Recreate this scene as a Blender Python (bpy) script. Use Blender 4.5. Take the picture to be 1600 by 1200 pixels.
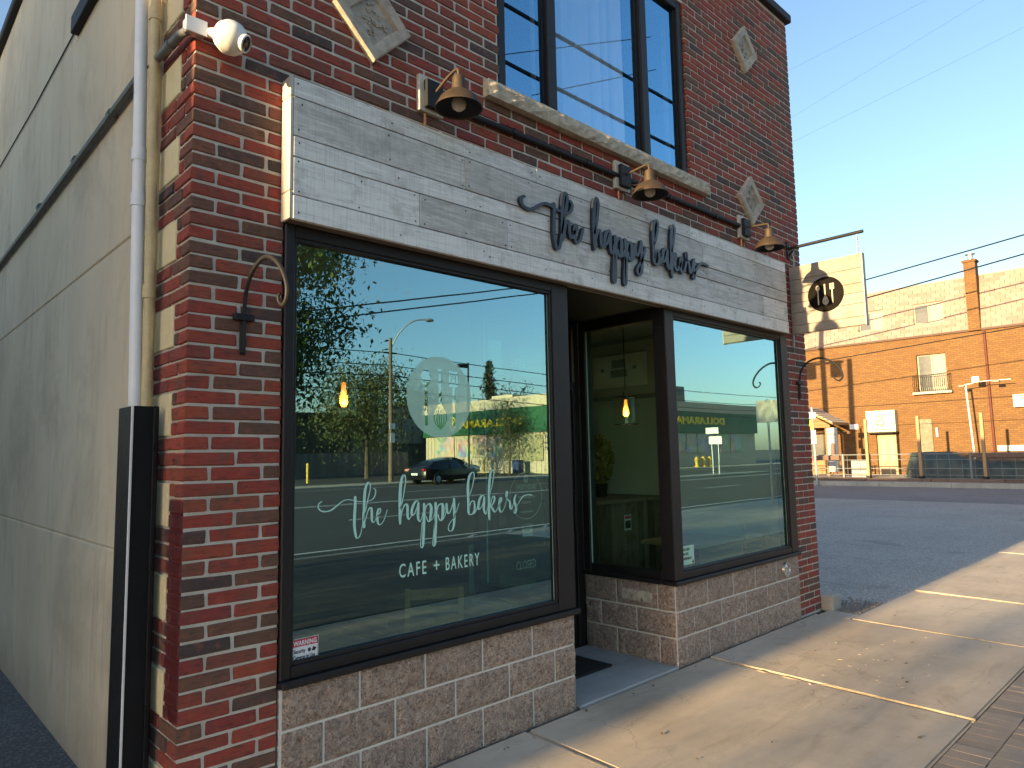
import bpy, bmesh, math, random
from mathutils import Vector, Matrix, Euler
R = math.radians
random.seed(7)
SC = bpy.context.scene
COL = SC.collection
for o in list(bpy.data.objects):
    bpy.data.objects.remove(o)

# ------------------------------------------------------------------ camera
CAM_LOC = Vector((-0.993, -3.0, 1.565))
CAM_M = ((0.723484, -0.690063, -0.019593), (0.054676, 0.085571, -0.994831), (0.688172, 0.718673, 0.099639))            # rows: right, down, forward
cam = bpy.data.cameras.new('camera'); cam.sensor_width = 36.0; cam.lens = 24.5555
cam.clip_start = 0.05; cam.clip_end = 3000
co = bpy.data.objects.new('camera', cam); COL.objects.link(co)
r_, d_, f_ = [Vector(v) for v in CAM_M]
co.matrix_world = Matrix(((r_.x, -d_.x, -f_.x, CAM_LOC.x), (r_.y, -d_.y, -f_.y, CAM_LOC.y),
                          (r_.z, -d_.z, -f_.z, CAM_LOC.z), (0, 0, 0, 1)))
SC.camera = co
FPX = cam.lens / 36.0 * 1600

def proj(p):
    q = Vector(p) - CAM_LOC
    z = q.dot(f_)
    if z < 0.05: return None
    return 800 + FPX * q.dot(r_) / z, 600 + FPX * q.dot(d_) / z, z

# ------------------------------------------------------------------ sky, sun, exposure
SUN_EL, SUN_AZ = 9.3, 271.15           # azimuth clockwise from +Y
w = bpy.data.worlds.new('World'); SC.world = w; w.use_nodes = True
wn = w.node_tree
sky = wn.nodes.new('ShaderNodeTexSky'); sky.sky_type = 'NISHITA'; sky.sun_disc = False
sky.sun_elevation = R(SUN_EL); sky.sun_rotation = R(SUN_AZ)
sky.air_density = 1.0; sky.dust_density = 1.0; sky.ozone_density = 2.7; sky.altitude = 50
bg = wn.nodes['Background']; wb = wn.nodes.new('ShaderNodeMix'); wb.data_type = 'RGBA'; wb.blend_type = 'MULTIPLY'; wb.inputs[0].default_value = 1.0
wb.inputs[7].default_value = (1.0, 0.88, 0.78, 1)          # camera white balance, the same all over the sky
wn.links.new(sky.outputs[0], wb.inputs[6]); wn.links.new(wb.outputs[2], bg.inputs[0]); bg.inputs[1].default_value = 0.12
sl = bpy.data.lights.new('sun', 'SUN'); sl.energy = 4.2; sl.angle = R(0.53); sl.color = (1.0, 0.71, 0.35)
so = bpy.data.objects.new('sun', sl); COL.objects.link(so); so.location = (-30, 0, 20)
sd = Vector((math.sin(R(SUN_AZ)) * math.cos(R(SUN_EL)), math.cos(R(SUN_AZ)) * math.cos(R(SUN_EL)), math.sin(R(SUN_EL))))
so.rotation_euler = sd.to_track_quat('Z', 'Y').to_euler()
SC.view_settings.view_transform = 'Standard'; SC.view_settings.look = 'None'
SC.view_settings.gamma = 1.0; SC.view_settings.use_curve_mapping = False
SC.view_settings.exposure = 2.05
SC.render.engine = 'CYCLES'
SC.cycles.max_bounces = 8; SC.cycles.transparent_max_bounces = 16
SC.cycles.caustics_reflective = False; SC.cycles.caustics_refractive = False
SC.cycles.use_denoising = True

# ------------------------------------------------------------------ object helpers
def obj(name, me, m=None, parent=None, loc=None):
    """link mesh data; coordinates of the mesh are world unless loc is given"""
    o = bpy.data.objects.new(name, me); COL.objects.link(o)
    if m is not None and not me.materials: me.materials.append(m)
    if parent is not None: o.parent = parent
    base = Vector((0, 0, 0)); q = parent
    while q is not None: base += Vector(q.location); q = q.parent
    o.location = (Vector(loc) if loc is not None else Vector((0, 0, 0))) - base
    return o
def empty(name, loc=(0, 0, 0), rz=0.0, label=None, cat=None, group=None, kind=None, parent=None):
    o = bpy.data.objects.new(name, None); COL.objects.link(o); o.location = loc; o.rotation_euler = (0, 0, rz)
    o.empty_display_size = 0.1
    if parent is not None: o.parent = parent
    return tag(o, label, cat, group, kind)
def tag(o, label=None, cat=None, group=None, kind=None):
    if label: o['label'] = label
    if cat: o['category'] = cat
    if group: o['group'] = group
    if kind: o['kind'] = kind
    return o
def copy_tree(o, parent=None):
    c = o.copy(); COL.objects.link(c)
    if parent is not None: c.parent = parent
    for ch in list(o.children): copy_tree(ch, c)
    return c
BOXF = [(0, 3, 2, 1), (4, 5, 6, 7), (0, 1, 5, 4), (1, 2, 6, 5), (2, 3, 7, 6), (3, 0, 4, 7)]
class MB:
    def __init__(s): s.v = []; s.f = []; s.sm = []
    def add(s, vs, fs, smooth=False):
        b = len(s.v); s.v += [tuple(v) for v in vs]
        s.f += [tuple(i + b for i in f) for f in fs]; s.sm += [smooth] * len(fs); return s
    def box(s, x0, x1, y0, y1, z0, z1):
        return s.add([(x0, y0, z0), (x1, y0, z0), (x1, y1, z0), (x0, y1, z0), (x0, y0, z1), (x1, y0, z1), (x1, y1, z1), (x0, y1, z1)], BOXF)
    def cbox(s, x0, x1, y0, y1, z0, z1, c=0.004):
        """box with all edges chamfered (24 verts)"""
        c = min(c, (x1 - x0) / 2.5, (y1 - y0) / 2.5, (z1 - z0) / 2.5)
        bm = bmesh.new(); bmesh.ops.create_cube(bm, size=1.0)
        for v in bm.verts:
            v.co = Vector(((x0 + x1) / 2 + v.co.x * (x1 - x0), (y0 + y1) / 2 + v.co.y * (y1 - y0), (z0 + z1) / 2 + v.co.z * (z1 - z0)))
        bmesh.ops.bevel(bm, geom=bm.edges[:], offset=c, segments=1, affect='EDGES', profile=0.5)
        bm.verts.index_update()
        s.add([v.co[:] for v in bm.verts], [[v.index for v in f.verts] for f in bm.faces]); bm.free(); return s
    def obox(s, c, size, rot):
        """oriented box: centre, full sizes, Euler or Matrix"""
        m = rot.to_matrix() if isinstance(rot, Euler) else rot
        hx, hy, hz = [q / 2 for q in size]; c = Vector(c)
        pts = [(-hx, -hy, -hz), (hx, -hy, -hz), (hx, hy, -hz), (-hx, hy, -hz), (-hx, -hy, hz), (hx, -hy, hz), (hx, hy, hz), (-hx, hy, hz)]
        return s.add([c + m @ Vector(p) for p in pts], BOXF)
    def tube(s, pts, r, n=8, cap=True):
        pts = [Vector(p) for p in pts]; k = len(pts)
        rs = r if isinstance(r, (list, tuple)) else [r] * k
        vs = []; up = None
        for i, p in enumerate(pts):
            t = (pts[min(i + 1, k - 1)] - pts[max(i - 1, 0)]).normalized()
            if up is None:
                a = Vector((0, 0, 1)) if abs(t.z) < 0.9 else Vector((1, 0, 0))
            else: a = up
            sd_ = t.cross(a).normalized(); up = sd_.cross(t).normalized()
            for j in range(n):
                an = 2 * math.pi * j / n
                vs.append(p + rs[i] * (math.cos(an) * sd_ + math.sin(an) * up))
        fs = [(i * n + j, i * n + (j + 1) % n, (i + 1) * n + (j + 1) % n, (i + 1) * n + j) for i in range(k - 1) for j in range(n)]
        b0 = len(s.v); s.add(vs, fs, True)
        if cap:
            s.f += [tuple(b0 + j for j in reversed(range(n))), tuple(b0 + (k - 1) * n + j for j in range(n))]; s.sm += [False, False]
        return s
    def lathe(s, prof, c=(0, 0, 0), n=24, M=None, closed=False):
        """prof: (r, z) list turned about local z"""
        c = Vector(c); k = len(prof); vs = []
        for r, z in prof:
            for j in range(n):
                a = 2 * math.pi * j / n; p = Vector((r * math.cos(a), r * math.sin(a), z))
                vs.append(c + (M @ p if M else p))
        fs = [(i * n + j, i * n + (j + 1) % n, (i + 1) * n + (j + 1) % n, (i + 1) * n + j) for i in range(k - 1) for j in range(n)]
        return s.add(vs, fs, True)
    def prism(s, poly, fn, d0, d1):
        """2-D polygon (counter-clockwise) extruded; fn(u, v, d) -> point"""
        n = len(poly)
        vs = [fn(u, v, d0) for u, v in poly] + [fn(u, v, d1) for u, v in poly]
        return s.add(vs, [tuple(range(n)), tuple(range(2 * n - 1, n - 1, -1))] + [(i, i + n, (i + 1) % n + n, (i + 1) % n) for i in range(n)])
    def mesh(s, name, m=None, fix=True, ang=40):
        me = bpy.data.meshes.new(name); me.from_pydata(s.v, [], s.f)
        if fix:
            bm = bmesh.new(); bm.from_mesh(me); bmesh.ops.recalc_face_normals(bm, faces=bm.faces[:]); bm.to_mesh(me); bm.free()
        if any(s.sm):
            me.polygons.foreach_set('use_smooth', s.sm)
            me.set_sharp_from_angle(angle=R(ang))
        me.update()
        if m is not None: me.materials.append(m)
        return me
    def obj(s, name, m=None, parent=None, fix=True, loc=None):
        return obj(name, s.mesh(name, m, fix), None, parent, loc)
def box(name, x0, x1, y0, y1, z0, z1, m, parent=None, c=0.0):
    b = MB(); (b.cbox(x0, x1, y0, y1, z0, z1, c) if c else b.box(x0, x1, y0, y1, z0, z1)); return b.obj(name, m, parent)
def thing(o, label, cat, group=None): return tag(o, label, cat, group)

def text_mesh(body, size, org, u, v, sx=1.0, extrude=0.0, bold=0.0, align='LEFT', spacing=1.0, fit=None):
    cu = bpy.data.curves.new('t', 'FONT'); cu.body = body; cu.size = size; cu.align_x = align; cu.space_character = spacing
    cu.offset = bold; cu.extrude = extrude; cu.resolution_u = 3
    o = bpy.data.objects.new('t', cu); COL.objects.link(o); bpy.context.view_layer.update()
    me = bpy.data.meshes.new_from_object(o)
    bpy.data.objects.remove(o)
    if fit: xs = [p.co.x for p in me.vertices]; sx = fit / (max(xs) - min(xs))
    u, v, org = Vector(u), Vector(v), Vector(org); n = u.cross(v)
    for p in me.vertices: p.co = org + u * (p.co.x * sx) + v * p.co.y + n * p.co.z
    me.materials.clear(); return me

def crom(pts, k=5):
    """Catmull-Rom resample of tuples"""
    out = []; n = len(pts)
    for i in range(n - 1):
        p0, p1, p2, p3 = pts[max(i - 1, 0)], pts[i], pts[i + 1], pts[min(i + 2, n - 1)]
        for j in range(k):
            t = j / k
            out.append(tuple(0.5 * (2 * b + (c - a) * t + (2 * a - 5 * b + 4 * c - d) * t * t + (3 * b - a - 3 * c + d) * t ** 3) for a, b, c, d in zip(p0, p1, p2, p3)))
    out.append(tuple(pts[-1])); return out

# ------------------------------------------------------------------ materials
class NT:
    def __init__(s, name):
        s.m = bpy.data.materials.new(name); s.m.use_nodes = True; s.t = s.m.node_tree
        s.b = s.t.nodes['Principled BSDF']; s.out = s.t.nodes['Material Output']
    def n(s, ty, **kw):
        nd = s.t.nodes.new('ShaderNode' + ty)
        for k, v in kw.items():
            if k.startswith('i_'):
                key = k[2:]; nd.inputs[int(key) if key.isdigit() else key.replace('_', ' ')].default_value = v
            else: setattr(nd, k, v)
        return nd
    def l(s, a, b): s.t.links.new(a, b)
    def math(s, op, a, b=None, clamp=False):
        nd = s.n('Math', operation=op, use_clamp=clamp)
        for i, q in enumerate((a, b)):
            if q is None: continue
            if isinstance(q, (int, float)): nd.inputs[i].default_value = q
            else: s.l(q, nd.inputs[i])
        return nd.outputs[0]
    def pos(s): return s.n('NewGeometry').outputs['Position']
    def objco(s): return s.n('TexCoord').outputs['Object']
    def mapping(s, vec, scale=(1, 1, 1), loc=None):
        nd = s.n('Mapping'); s.l(vec, nd.inputs[0]); nd.inputs['Scale'].default_value = scale
        if loc is not None:
            if isinstance(loc, tuple): nd.inputs['Location'].default_value = loc
            else: s.l(loc, nd.inputs['Location'])
        return nd.outputs[0]
    def noise(s, vec, scale, detail=4, rough=0.55, dist=0.0):
        nd = s.n('TexNoise'); s.l(vec, nd.inputs['Vector'])
        nd.inputs['Scale'].default_value = scale; nd.inputs['Detail'].default_value = detail
        nd.inputs['Roughness'].default_value = rough; nd.inputs['Distortion'].default_value = dist
        return nd.outputs['Fac']
    def ramp(s, fac, stops, interp='LINEAR'):
        nd = s.n('ValToRGB'); s.l(fac, nd.inputs[0]); cr = nd.color_ramp; cr.interpolation = interp
        while len(cr.elements) < len(stops): cr.elements.new(0.5)
        for e, (p, c) in zip(cr.elements, stops):
            e.position = p; e.color = (*c, 1) if len(c) == 3 else c
        return nd.outputs[0]
    def bw(s, fac, a, b): return s.ramp(fac, [(a, (0, 0, 0)), (b, (1, 1, 1))])
    def mix(s, fac, a, b, bl='MIX'):
        nd = s.n('Mix', data_type='RGBA', blend_type=bl)
        for i, q in ((0, fac), (6, a), (7, b)):
            if isinstance(q, (int, float)): nd.inputs[i].default_value = q
            elif isinstance(q, tuple): nd.inputs[i].default_value = (*q, 1)
            else: s.l(q, nd.inputs[i])
        return nd.outputs[2]
    def bump(s, h, strength=0.3, dist=0.01):
        nd = s.n('Bump'); s.l(h, nd.inputs['Height']); nd.inputs['Strength'].default_value = strength; nd.inputs['Distance'].default_value = dist
        s.l(nd.outputs[0], s.b.inputs['Normal'])
    def col(s, c):
        if isinstance(c, tuple): s.b.inputs['Base Color'].default_value = (*c, 1)
        else: s.l(c, s.b.inputs['Base Color'])
    def rough(s, r):
        if isinstance(r, (int, float)): s.b.inputs['Roughness'].default_value = r
        else: s.l(r, s.b.inputs['Roughness'])
    def rnd(s):
        a = s.n('ObjectInfo').outputs['Random']; g = s.n('NewGeometry').outputs['Random Per Island']
        return s.math('FRACT', s.math('ADD', a, s.math('MULTIPLY', g, 7.31)))

def plain(name, c, rough=0.6, var=0.25, scale=6.0, metal=0.0, bump=0.0, bscale=80.0, spec=None, co='pos', detail=6):
    """a procedural paint or stuff: two scales of noise over a base colour, fine relief"""
    t = NT(name); p = t.pos() if co == 'pos' else t.objco()
    a = t.noise(p, scale, detail, 0.6); b = t.noise(p, scale * 9, 4, 0.6)
    f = t.math('ADD', t.math('MULTIPLY', a, 0.65), t.math('MULTIPLY', b, 0.35))
    lo = tuple(max(0, q * (1 - var)) for q in c); hi = tuple(min(1, q * (1 + var)) for q in c)
    t.col(t.ramp(f, [(0.3, lo), (0.7, hi)])); t.b.inputs['Metallic'].default_value = metal
    t.rough(t.math('ADD', t.math('MULTIPLY', b, 0.16), rough - 0.08, True))
    if spec is not None: t.b.inputs['Specular IOR Level'].default_value = spec
    if bump: t.bump(t.noise(p, bscale, 5, 0.65), bump, 0.01)
    return t.m

def brick_mat():
    t = NT('shop_brick'); p = t.pos(); r = t.rnd()
    c = t.ramp(r, [(0.0, (0.055, 0.042, 0.044)), (0.08, (0.09, 0.055, 0.048)), (0.15, (0.125, 0.070, 0.048)), (0.34, (0.165, 0.075, 0.050)),
                   (0.42, (0.24, 0.054, 0.036)), (0.66, (0.32, 0.048, 0.034)), (0.84, (0.34, 0.070, 0.036)), (1.0, (0.23, 0.036, 0.034))])
    st = t.noise(t.mapping(p, (14, 14, 75)), 1.0, 6, 0.7, 0.4)
    bl = t.noise(p, 26, 5, 0.6)
    c = t.mix(t.bw(st, 0.50, 0.72), c, (0.055, 0.028, 0.022))
    c = t.mix(t.math('MULTIPLY', t.bw(bl, 0.52, 0.72), 0.5), c, (0.38, 0.11, 0.06))
    c = t.mix(t.math('MULTIPLY', t.bw(t.noise(p, 9, 4, 0.6, 0.5), 0.48, 0.68), 0.6), c, (0.12, 0.07, 0.055))
    ef = t.noise(p, 5.0, 6, 0.7)
    c = t.mix(t.math('MULTIPLY', t.bw(ef, 0.66, 0.80), 0.35), c, (0.36, 0.27, 0.24))
    # the dark red gloss paint patch on the alley side of the pier
    sp = t.n('SeparateXYZ'); t.l(p, sp.inputs[0])
    wob = t.math('MULTIPLY', t.noise(p, 8, 3), 0.06)
    m1 = t.math('LESS_THAN', sp.outputs[0], 0.0195); m2 = t.math('GREATER_THAN', sp.outputs[2], t.math('ADD', wob, 0.50))
    m3 = t.math('LESS_THAN', sp.outputs[2], t.math('ADD', wob, 1.37)); m4 = t.math('LESS_THAN', sp.outputs[1], 0.165)
    mk = t.math('MULTIPLY', t.math('MULTIPLY', m1, m2), t.math('MULTIPLY', m3, m4))
    t.col(t.mix(mk, c, (0.10, 0.010, 0.012)))
    t.rough(t.math('SUBTRACT', 0.86, t.math('MULTIPLY', mk, 0.45)))
    h = t.math('ADD', t.math('MULTIPLY', st, 0.8), t.math('MULTIPLY', t.noise(p, 160, 4, 0.7), 0.45))
    t.bump(h, 0.85, 0.009); return t.m
def mortar_mat():
    t = NT('mortar'); p = t.pos()
    c = t.ramp(t.noise(p, 7, 6, 0.65), [(0.3, (0.44, 0.40, 0.34)), (0.7, (0.64, 0.59, 0.51))])
    c = t.mix(t.math('MULTIPLY', t.bw(t.noise(p, 90, 3), 0.5, 0.75), 0.4), c, (0.36, 0.32, 0.28))
    sp = t.n('SeparateXYZ'); t.l(p, sp.inputs[0])
    m1 = t.math('LESS_THAN', sp.outputs[0], 0.0225); m2 = t.math('GREATER_THAN', sp.outputs[2], 0.52); m3 = t.math('LESS_THAN', sp.outputs[2], 1.39); m4 = t.math('LESS_THAN', sp.outputs[1], 0.165)
    mk = t.math('MULTIPLY', t.math('MULTIPLY', m1, m2), t.math('MULTIPLY', m3, m4))
    t.col(t.mix(mk, c, (0.10, 0.010, 0.012))); t.rough(0.92)
    t.bump(t.noise(p, 120, 4, 0.7), 0.6, 0.006); return t.m
def wood_mat(name, lo, hi, dark, knots=True, saw=True, along='x'):
    t = NT(name); p = t.objco() if False else t.pos()
    oi = t.n('ObjectInfo').outputs['Random']
    off = t.n('CombineXYZ'); t.l(t.math('MULTIPLY', oi, 37.0), off.inputs[0]); t.l(t.math('MULTIPLY', oi, 91.0), off.inputs[2]); t.l(t.math('MULTIPLY', oi, 53.0), off.inputs[1])
    sc = {'x': (1.6, 20, 20), 'y': (20, 1.6, 20), 'z': (20, 20, 1.6)}[along]
    q = t.mapping(p, sc, off.outputs[0])
    g = t.noise(q, 1.6, 8, 0.62, 1.1); g2 = t.noise(q, 6.0, 4, 0.6, 0.3)
    f = t.math('ADD', t.math('MULTIPLY', g, 0.6), t.math('MULTIPLY', g2, 0.4))
    tone = t.math('ADD', f, t.math('MULTIPLY', t.math('SUBTRACT', oi, 0.5), 0.34))
    c = t.ramp(tone, [(0.28, lo), (0.62, hi)])
    wear = t.noise(t.mapping(p, (3, 3, 3), off.outputs[0]), 2.0, 7, 0.7)
    c = t.mix(t.math('MULTIPLY', t.bw(wear, 0.52, 0.70), 0.55), c, dark)
    crack = t.bw(t.noise(t.mapping(p, tuple(v * 2.2 for v in sc), off.outputs[0]), 2.2, 3, 0.5, 0.4), 0.66, 0.72)
    c = t.mix(t.math('MULTIPLY', crack, 0.45), c, tuple(v * 0.45 for v in dark))
    h = f
    if saw:
        sw = {'x': (170, 4, 5), 'y': (4, 170, 5), 'z': (5, 4, 170)}[along]
        s_ = t.noise(t.mapping(p, sw, off.outputs[0]), 1.0, 2, 0.5)
        c = t.mix(t.math('MULTIPLY', t.bw(s_, 0.5, 0.66), 0.22), c, dark); h = t.math('ADD', h, t.math('MULTIPLY', s_, 0.5))
    if knots:
        v = t.n('TexVoronoi', feature='F1'); t.l(t.mapping(p, {'x': (1.5, 1, 3.4), 'y': (1, 1.5, 3.4), 'z': (3.4, 1, 1.5)}[along], off.outputs[0]), v.inputs['Vector']); v.inputs['Scale'].default_value = 1.5
        k = v.outputs['Distance']
        ring = t.math('SINE', t.math('MULTIPLY', k, 130.0)); near = t.math('SUBTRACT', 1.0, t.bw(k, 0.02, 0.17))
        c = t.mix(t.math('MULTIPLY', t.math('MULTIPLY', t.bw(ring, 0.3, 1.0), near), 0.5), c, dark)
        c = t.mix(t.math('MULTIPLY', t.math('SUBTRACT', 1.0, t.bw(k, 0.015, 0.045)), 0.7), c, tuple(v_ * 0.5 for v_ in dark))
    t.col(c); t.rough(0.82); t.bump(h, 0.35, 0.004); return t.m
def glass_mat(name, tint, refl, base=0.25, gain=0.75):
    t = NT(name); t.t.nodes.remove(t.b)
    tr = t.n('BsdfTransparent'); tr.inputs[0].default_value = (*tint, 1)
    gl = t.n('BsdfGlossy'); gl.inputs['Color'].default_value = (*refl, 1); gl.inputs['Roughness'].default_value = 0.0
    # slight waviness of a big pane
    nz = t.noise(t.pos(), 1.3, 2, 0.4)
    bp = t.n('Bump'); t.l(nz, bp.inputs['Height']); bp.inputs['Strength'].default_value = 0.02; bp.inputs['Distance'].default_value = 0.02
    t.l(bp.outputs[0], gl.inputs['Normal'])
    fr = t.n('Fresnel'); fr.inputs[0].default_value = 1.5
    fac = t.math('MULTIPLY', t.math('ADD', t.math('MULTIPLY', fr.outputs[0], gain), base, True), t.math('SUBTRACT', 1.0, t.n('NewGeometry').outputs['Backfacing']))   # one reflecting face per pane
    mx = t.n('MixShader'); t.l(fac, mx.inputs[0]); t.l(tr.outputs[0], mx.inputs[1]); t.l(gl.outputs[0], mx.inputs[2])
    t.l(mx.outputs[0], t.out.inputs[0]); return t.m
def emit_mat(name, c, s):
    t = NT(name); t.b.inputs['Base Color'].default_value = (*c, 1); t.b.inputs['Emission Color'].default_value = (*c, 1); t.b.inputs['Emission Strength'].default_value = s; return t.m
def bulb_mat(name, c, s, a):
    t = NT(name); tr = t.n('BsdfTransparent'); mx = t.n('MixShader'); mx.inputs[0].default_value = a; tr.inputs[0].default_value = (1.0, 0.8, 0.5, 1)
    t.b.inputs['Base Color'].default_value = (*c, 1); t.b.inputs['Emission Color'].default_value = (*c, 1); t.b.inputs['Emission Strength'].default_value = s
    t.l(tr.outputs[0], mx.inputs[1]); t.l(t.b.outputs[0], mx.inputs[2]); t.l(mx.outputs[0], t.out.inputs[0]); return t.m
def frost_mat(name, c, a):
    t = NT(name); tr = t.n('BsdfTransparent'); mx = t.n('MixShader'); mx.inputs[0].default_value = a
    t.col(c); t.rough(0.6); t.l(tr.outputs[0], mx.inputs[1]); t.l(t.b.outputs[0], mx.inputs[2]); t.l(mx.outputs[0], t.out.inputs[0]); return t.m
def leaf_mat(name, a, b, c):
    t = NT(name); r = t.n('NewGeometry').outputs['Random Per Island']
    cl = t.noise(t.pos(), 1.1, 3)
    t.col(t.mix(t.bw(cl, 0.35, 0.65), t.ramp(r, [(0, a), (1, b)]), t.ramp(r, [(0, b), (1, c)])))
    t.rough(0.6); ts = t.n('BsdfTranslucent'); ts.inputs[0].default_value = (*b, 1)
    mx = t.n('MixShader'); mx.inputs[0].default_value = 0.3; t.l(t.b.outputs[0], mx.inputs[1]); t.l(ts.outputs[0], mx.inputs[2]); t.l(mx.outputs[0], t.out.inputs[0]); return t.m
def concrete_mat(name, lo, hi, stain, sc=1.0, speck=True):
    t = NT(name); p = t.pos()
    a = t.noise(p, 0.9 * sc, 7, 0.62, 0.3); b = t.noise(p, 7 * sc, 6, 0.7); d = t.noise(t.mapping(p, (2.0, 9, 9)), 1.4, 6, 0.65)
    f = t.math('ADD', t.math('ADD', t.math('MULTIPLY', a, 0.5), t.math('MULTIPLY', b, 0.25)), t.math('MULTIPLY', d, 0.25))
    c = t.ramp(f, [(0.33, lo), (0.62, hi)])
    c = t.mix(t.math('MULTIPLY', t.bw(t.noise(p, 2.3, 8, 0.75, 0.8), 0.55, 0.70), 0.5), c, stain)
    if speck:
        v = t.n('TexVoronoi', feature='F1'); t.l(p, v.inputs['Vector']); v.inputs['Scale'].default_value = 5.0; v.inputs['Randomness'].default_value = 1.0
        gum = t.math('SUBTRACT', 1.0, t.bw(v.outputs['Distance'], 0.035, 0.075))
        c = t.mix(t.math('MULTIPLY', gum, 0.4), c, tuple(q * 0.5 for q in stain))
    g = t.noise(p, 190, 4, 0.75)
    c = t.mix(t.math('MULTIPLY', t.bw(g, 0.5, 0.72), 0.35), c, tuple(q * 0.55 for q in lo))
    big = t.noise(p, 0.55, 5, 0.6, 0.6)
    c = t.mix(t.math('MULTIPLY', t.bw(big, 0.42, 0.66), 0.35), c, tuple(q * 0.85 for q in stain))
    stq = t.noise(t.mapping(p, (0.8, 5.5, 1)), 1.2, 6, 0.7, 0.7)
    c = t.mix(t.math('MULTIPLY', t.bw(stq, 0.55, 0.68), 0.3), c, tuple(q * 0.7 for q in stain))
    vc = t.n('TexVoronoi', feature='DISTANCE_TO_EDGE'); wv = t.n('VectorMath', operation='ADD'); nz = t.n('TexNoise'); t.l(p, nz.inputs['Vector']); nz.inputs['Scale'].default_value = 2.2; nz.inputs['Detail'].default_value = 6
    t.l(p, wv.inputs[0]); t.l(nz.outputs['Color'], wv.inputs[1]); t.l(wv.outputs[0], vc.inputs['Vector']); vc.inputs['Scale'].default_value = 0.62
    crk = t.math('MULTIPLY', t.math('SUBTRACT', 1.0, t.bw(vc.outputs['Distance'], 0.0, 0.006)), t.bw(t.noise(p, 0.7, 3), 0.48, 0.56))
    c = t.mix(t.math('MULTIPLY', crk, 0.35), c, tuple(q * 0.3 for q in stain))
    t.col(c); t.rough(0.88); t.bump(t.math('ADD', g, t.math('MULTIPLY', t.noise(t.mapping(p, (14, 60, 1)), 1.0, 4, 0.6), 0.8)), 0.35, 0.004); return t.m
def asphalt_mat(name, lo, hi):
    t = NT(name); p = t.pos()
    v = t.n('TexVoronoi', feature='F1'); t.l(p, v.inputs['Vector']); v.inputs['Scale'].default_value = 95
    a = t.noise(p, 0.35, 6, 0.6); g = t.noise(p, 130, 3, 0.7)
    c = t.ramp(t.math('ADD', t.math('MULTIPLY', a, 0.55), t.math('MULTIPLY', g, 0.45)), [(0.34, lo), (0.64, hi)])
    rc = t.n('SeparateColor'); t.l(v.outputs['Color'], rc.inputs[0])
    c = t.mix(t.math('MULTIPLY', t.bw(rc.outputs[0], 0.72, 0.9), 0.5), c, tuple(q * 2.4 for q in hi))
    c = t.mix(t.math('MULTIPLY', t.bw(t.noise(p, 1.1, 7, 0.7, 0.6), 0.56, 0.66), 0.35), c, tuple(q * 0.6 for q in lo))
    t.col(c); t.rough(0.9); t.bump(v.outputs['Distance'], 0.5, 0.006); return t.m
def block_mat():
    t = NT('split_face_block'); p = t.pos(); r = t.rnd()
    a = t.noise(p, 34, 7, 0.75)
    c = t.ramp(a, [(0.30, (0.20, 0.135, 0.105)), (0.50, (0.48, 0.35, 0.275)), (0.70, (0.74, 0.58, 0.47))])
    v = t.n('TexVoronoi', feature='F1'); t.l(p, v.inputs['Vector']); v.inputs['Scale'].default_value = 120
    sc_ = t.n('SeparateColor'); t.l(v.outputs['Color'], sc_.inputs[0])
    c = t.mix(t.math('MULTIPLY', t.bw(sc_.outputs[1], 0.80, 0.95), 0.5), c, (0.70, 0.62, 0.52))
    c = t.mix(t.math('MULTIPLY', t.bw(sc_.outputs[0], 0.80, 0.95), 0.6), c, (0.07, 0.05, 0.045))
    c = t.mix(t.math('MULTIPLY', r, 0.28), c, (0.26, 0.20, 0.175))
    t.col(c); t.rough(0.9); t.bump(t.math('ADD', t.math('MULTIPLY', t.noise(p, 22, 6, 0.8, 0.6), 1.6), t.math('ADD', t.math('MULTIPLY', a, 0.8), t.math('MULTIPLY', v.outputs['Distance'], 0.8))), 0.75, 0.022); return t.m
def stucco_mat():
    t = NT('beige_stucco'); p = t.pos()
    a = t.noise(t.mapping(p, (1, 0.6, 0.35)), 1.2, 7, 0.65); b = t.noise(p, 240, 3, 0.7)
    c = t.ramp(a, [(0.3, (0.64, 0.53, 0.375)), (0.7, (0.78, 0.67, 0.49))])
    c = t.mix(t.math('MULTIPLY', t.bw(t.noise(t.mapping(p, (1, 2.2, 0.5)), 2.5, 6, 0.7), 0.52, 0.72), 0.35), c, (0.40, 0.32, 0.22))
    c = t.mix(t.math('MULTIPLY', t.bw(t.noise(p, 0.9, 7, 0.72, 0.5), 0.5, 0.66), 0.4), c, (0.36, 0.30, 0.215))
    c = t.mix(t.math('MULTIPLY', t.bw(t.noise(t.mapping(p, (1, 6, 0.4)), 1.6, 6, 0.7), 0.56, 0.70), 0.35), c, (0.30, 0.25, 0.185))
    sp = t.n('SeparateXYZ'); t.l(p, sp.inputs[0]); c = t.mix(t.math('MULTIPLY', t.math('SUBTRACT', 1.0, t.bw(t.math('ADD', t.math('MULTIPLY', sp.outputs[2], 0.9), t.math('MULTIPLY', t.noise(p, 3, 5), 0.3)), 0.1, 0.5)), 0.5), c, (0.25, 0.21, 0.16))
    t.col(c); t.rough(0.9); t.bump(t.math('ADD', b, t.math('MULTIPLY', t.noise(p, 3.0, 4), 2.0)), 0.3, 0.006); return t.m
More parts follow.
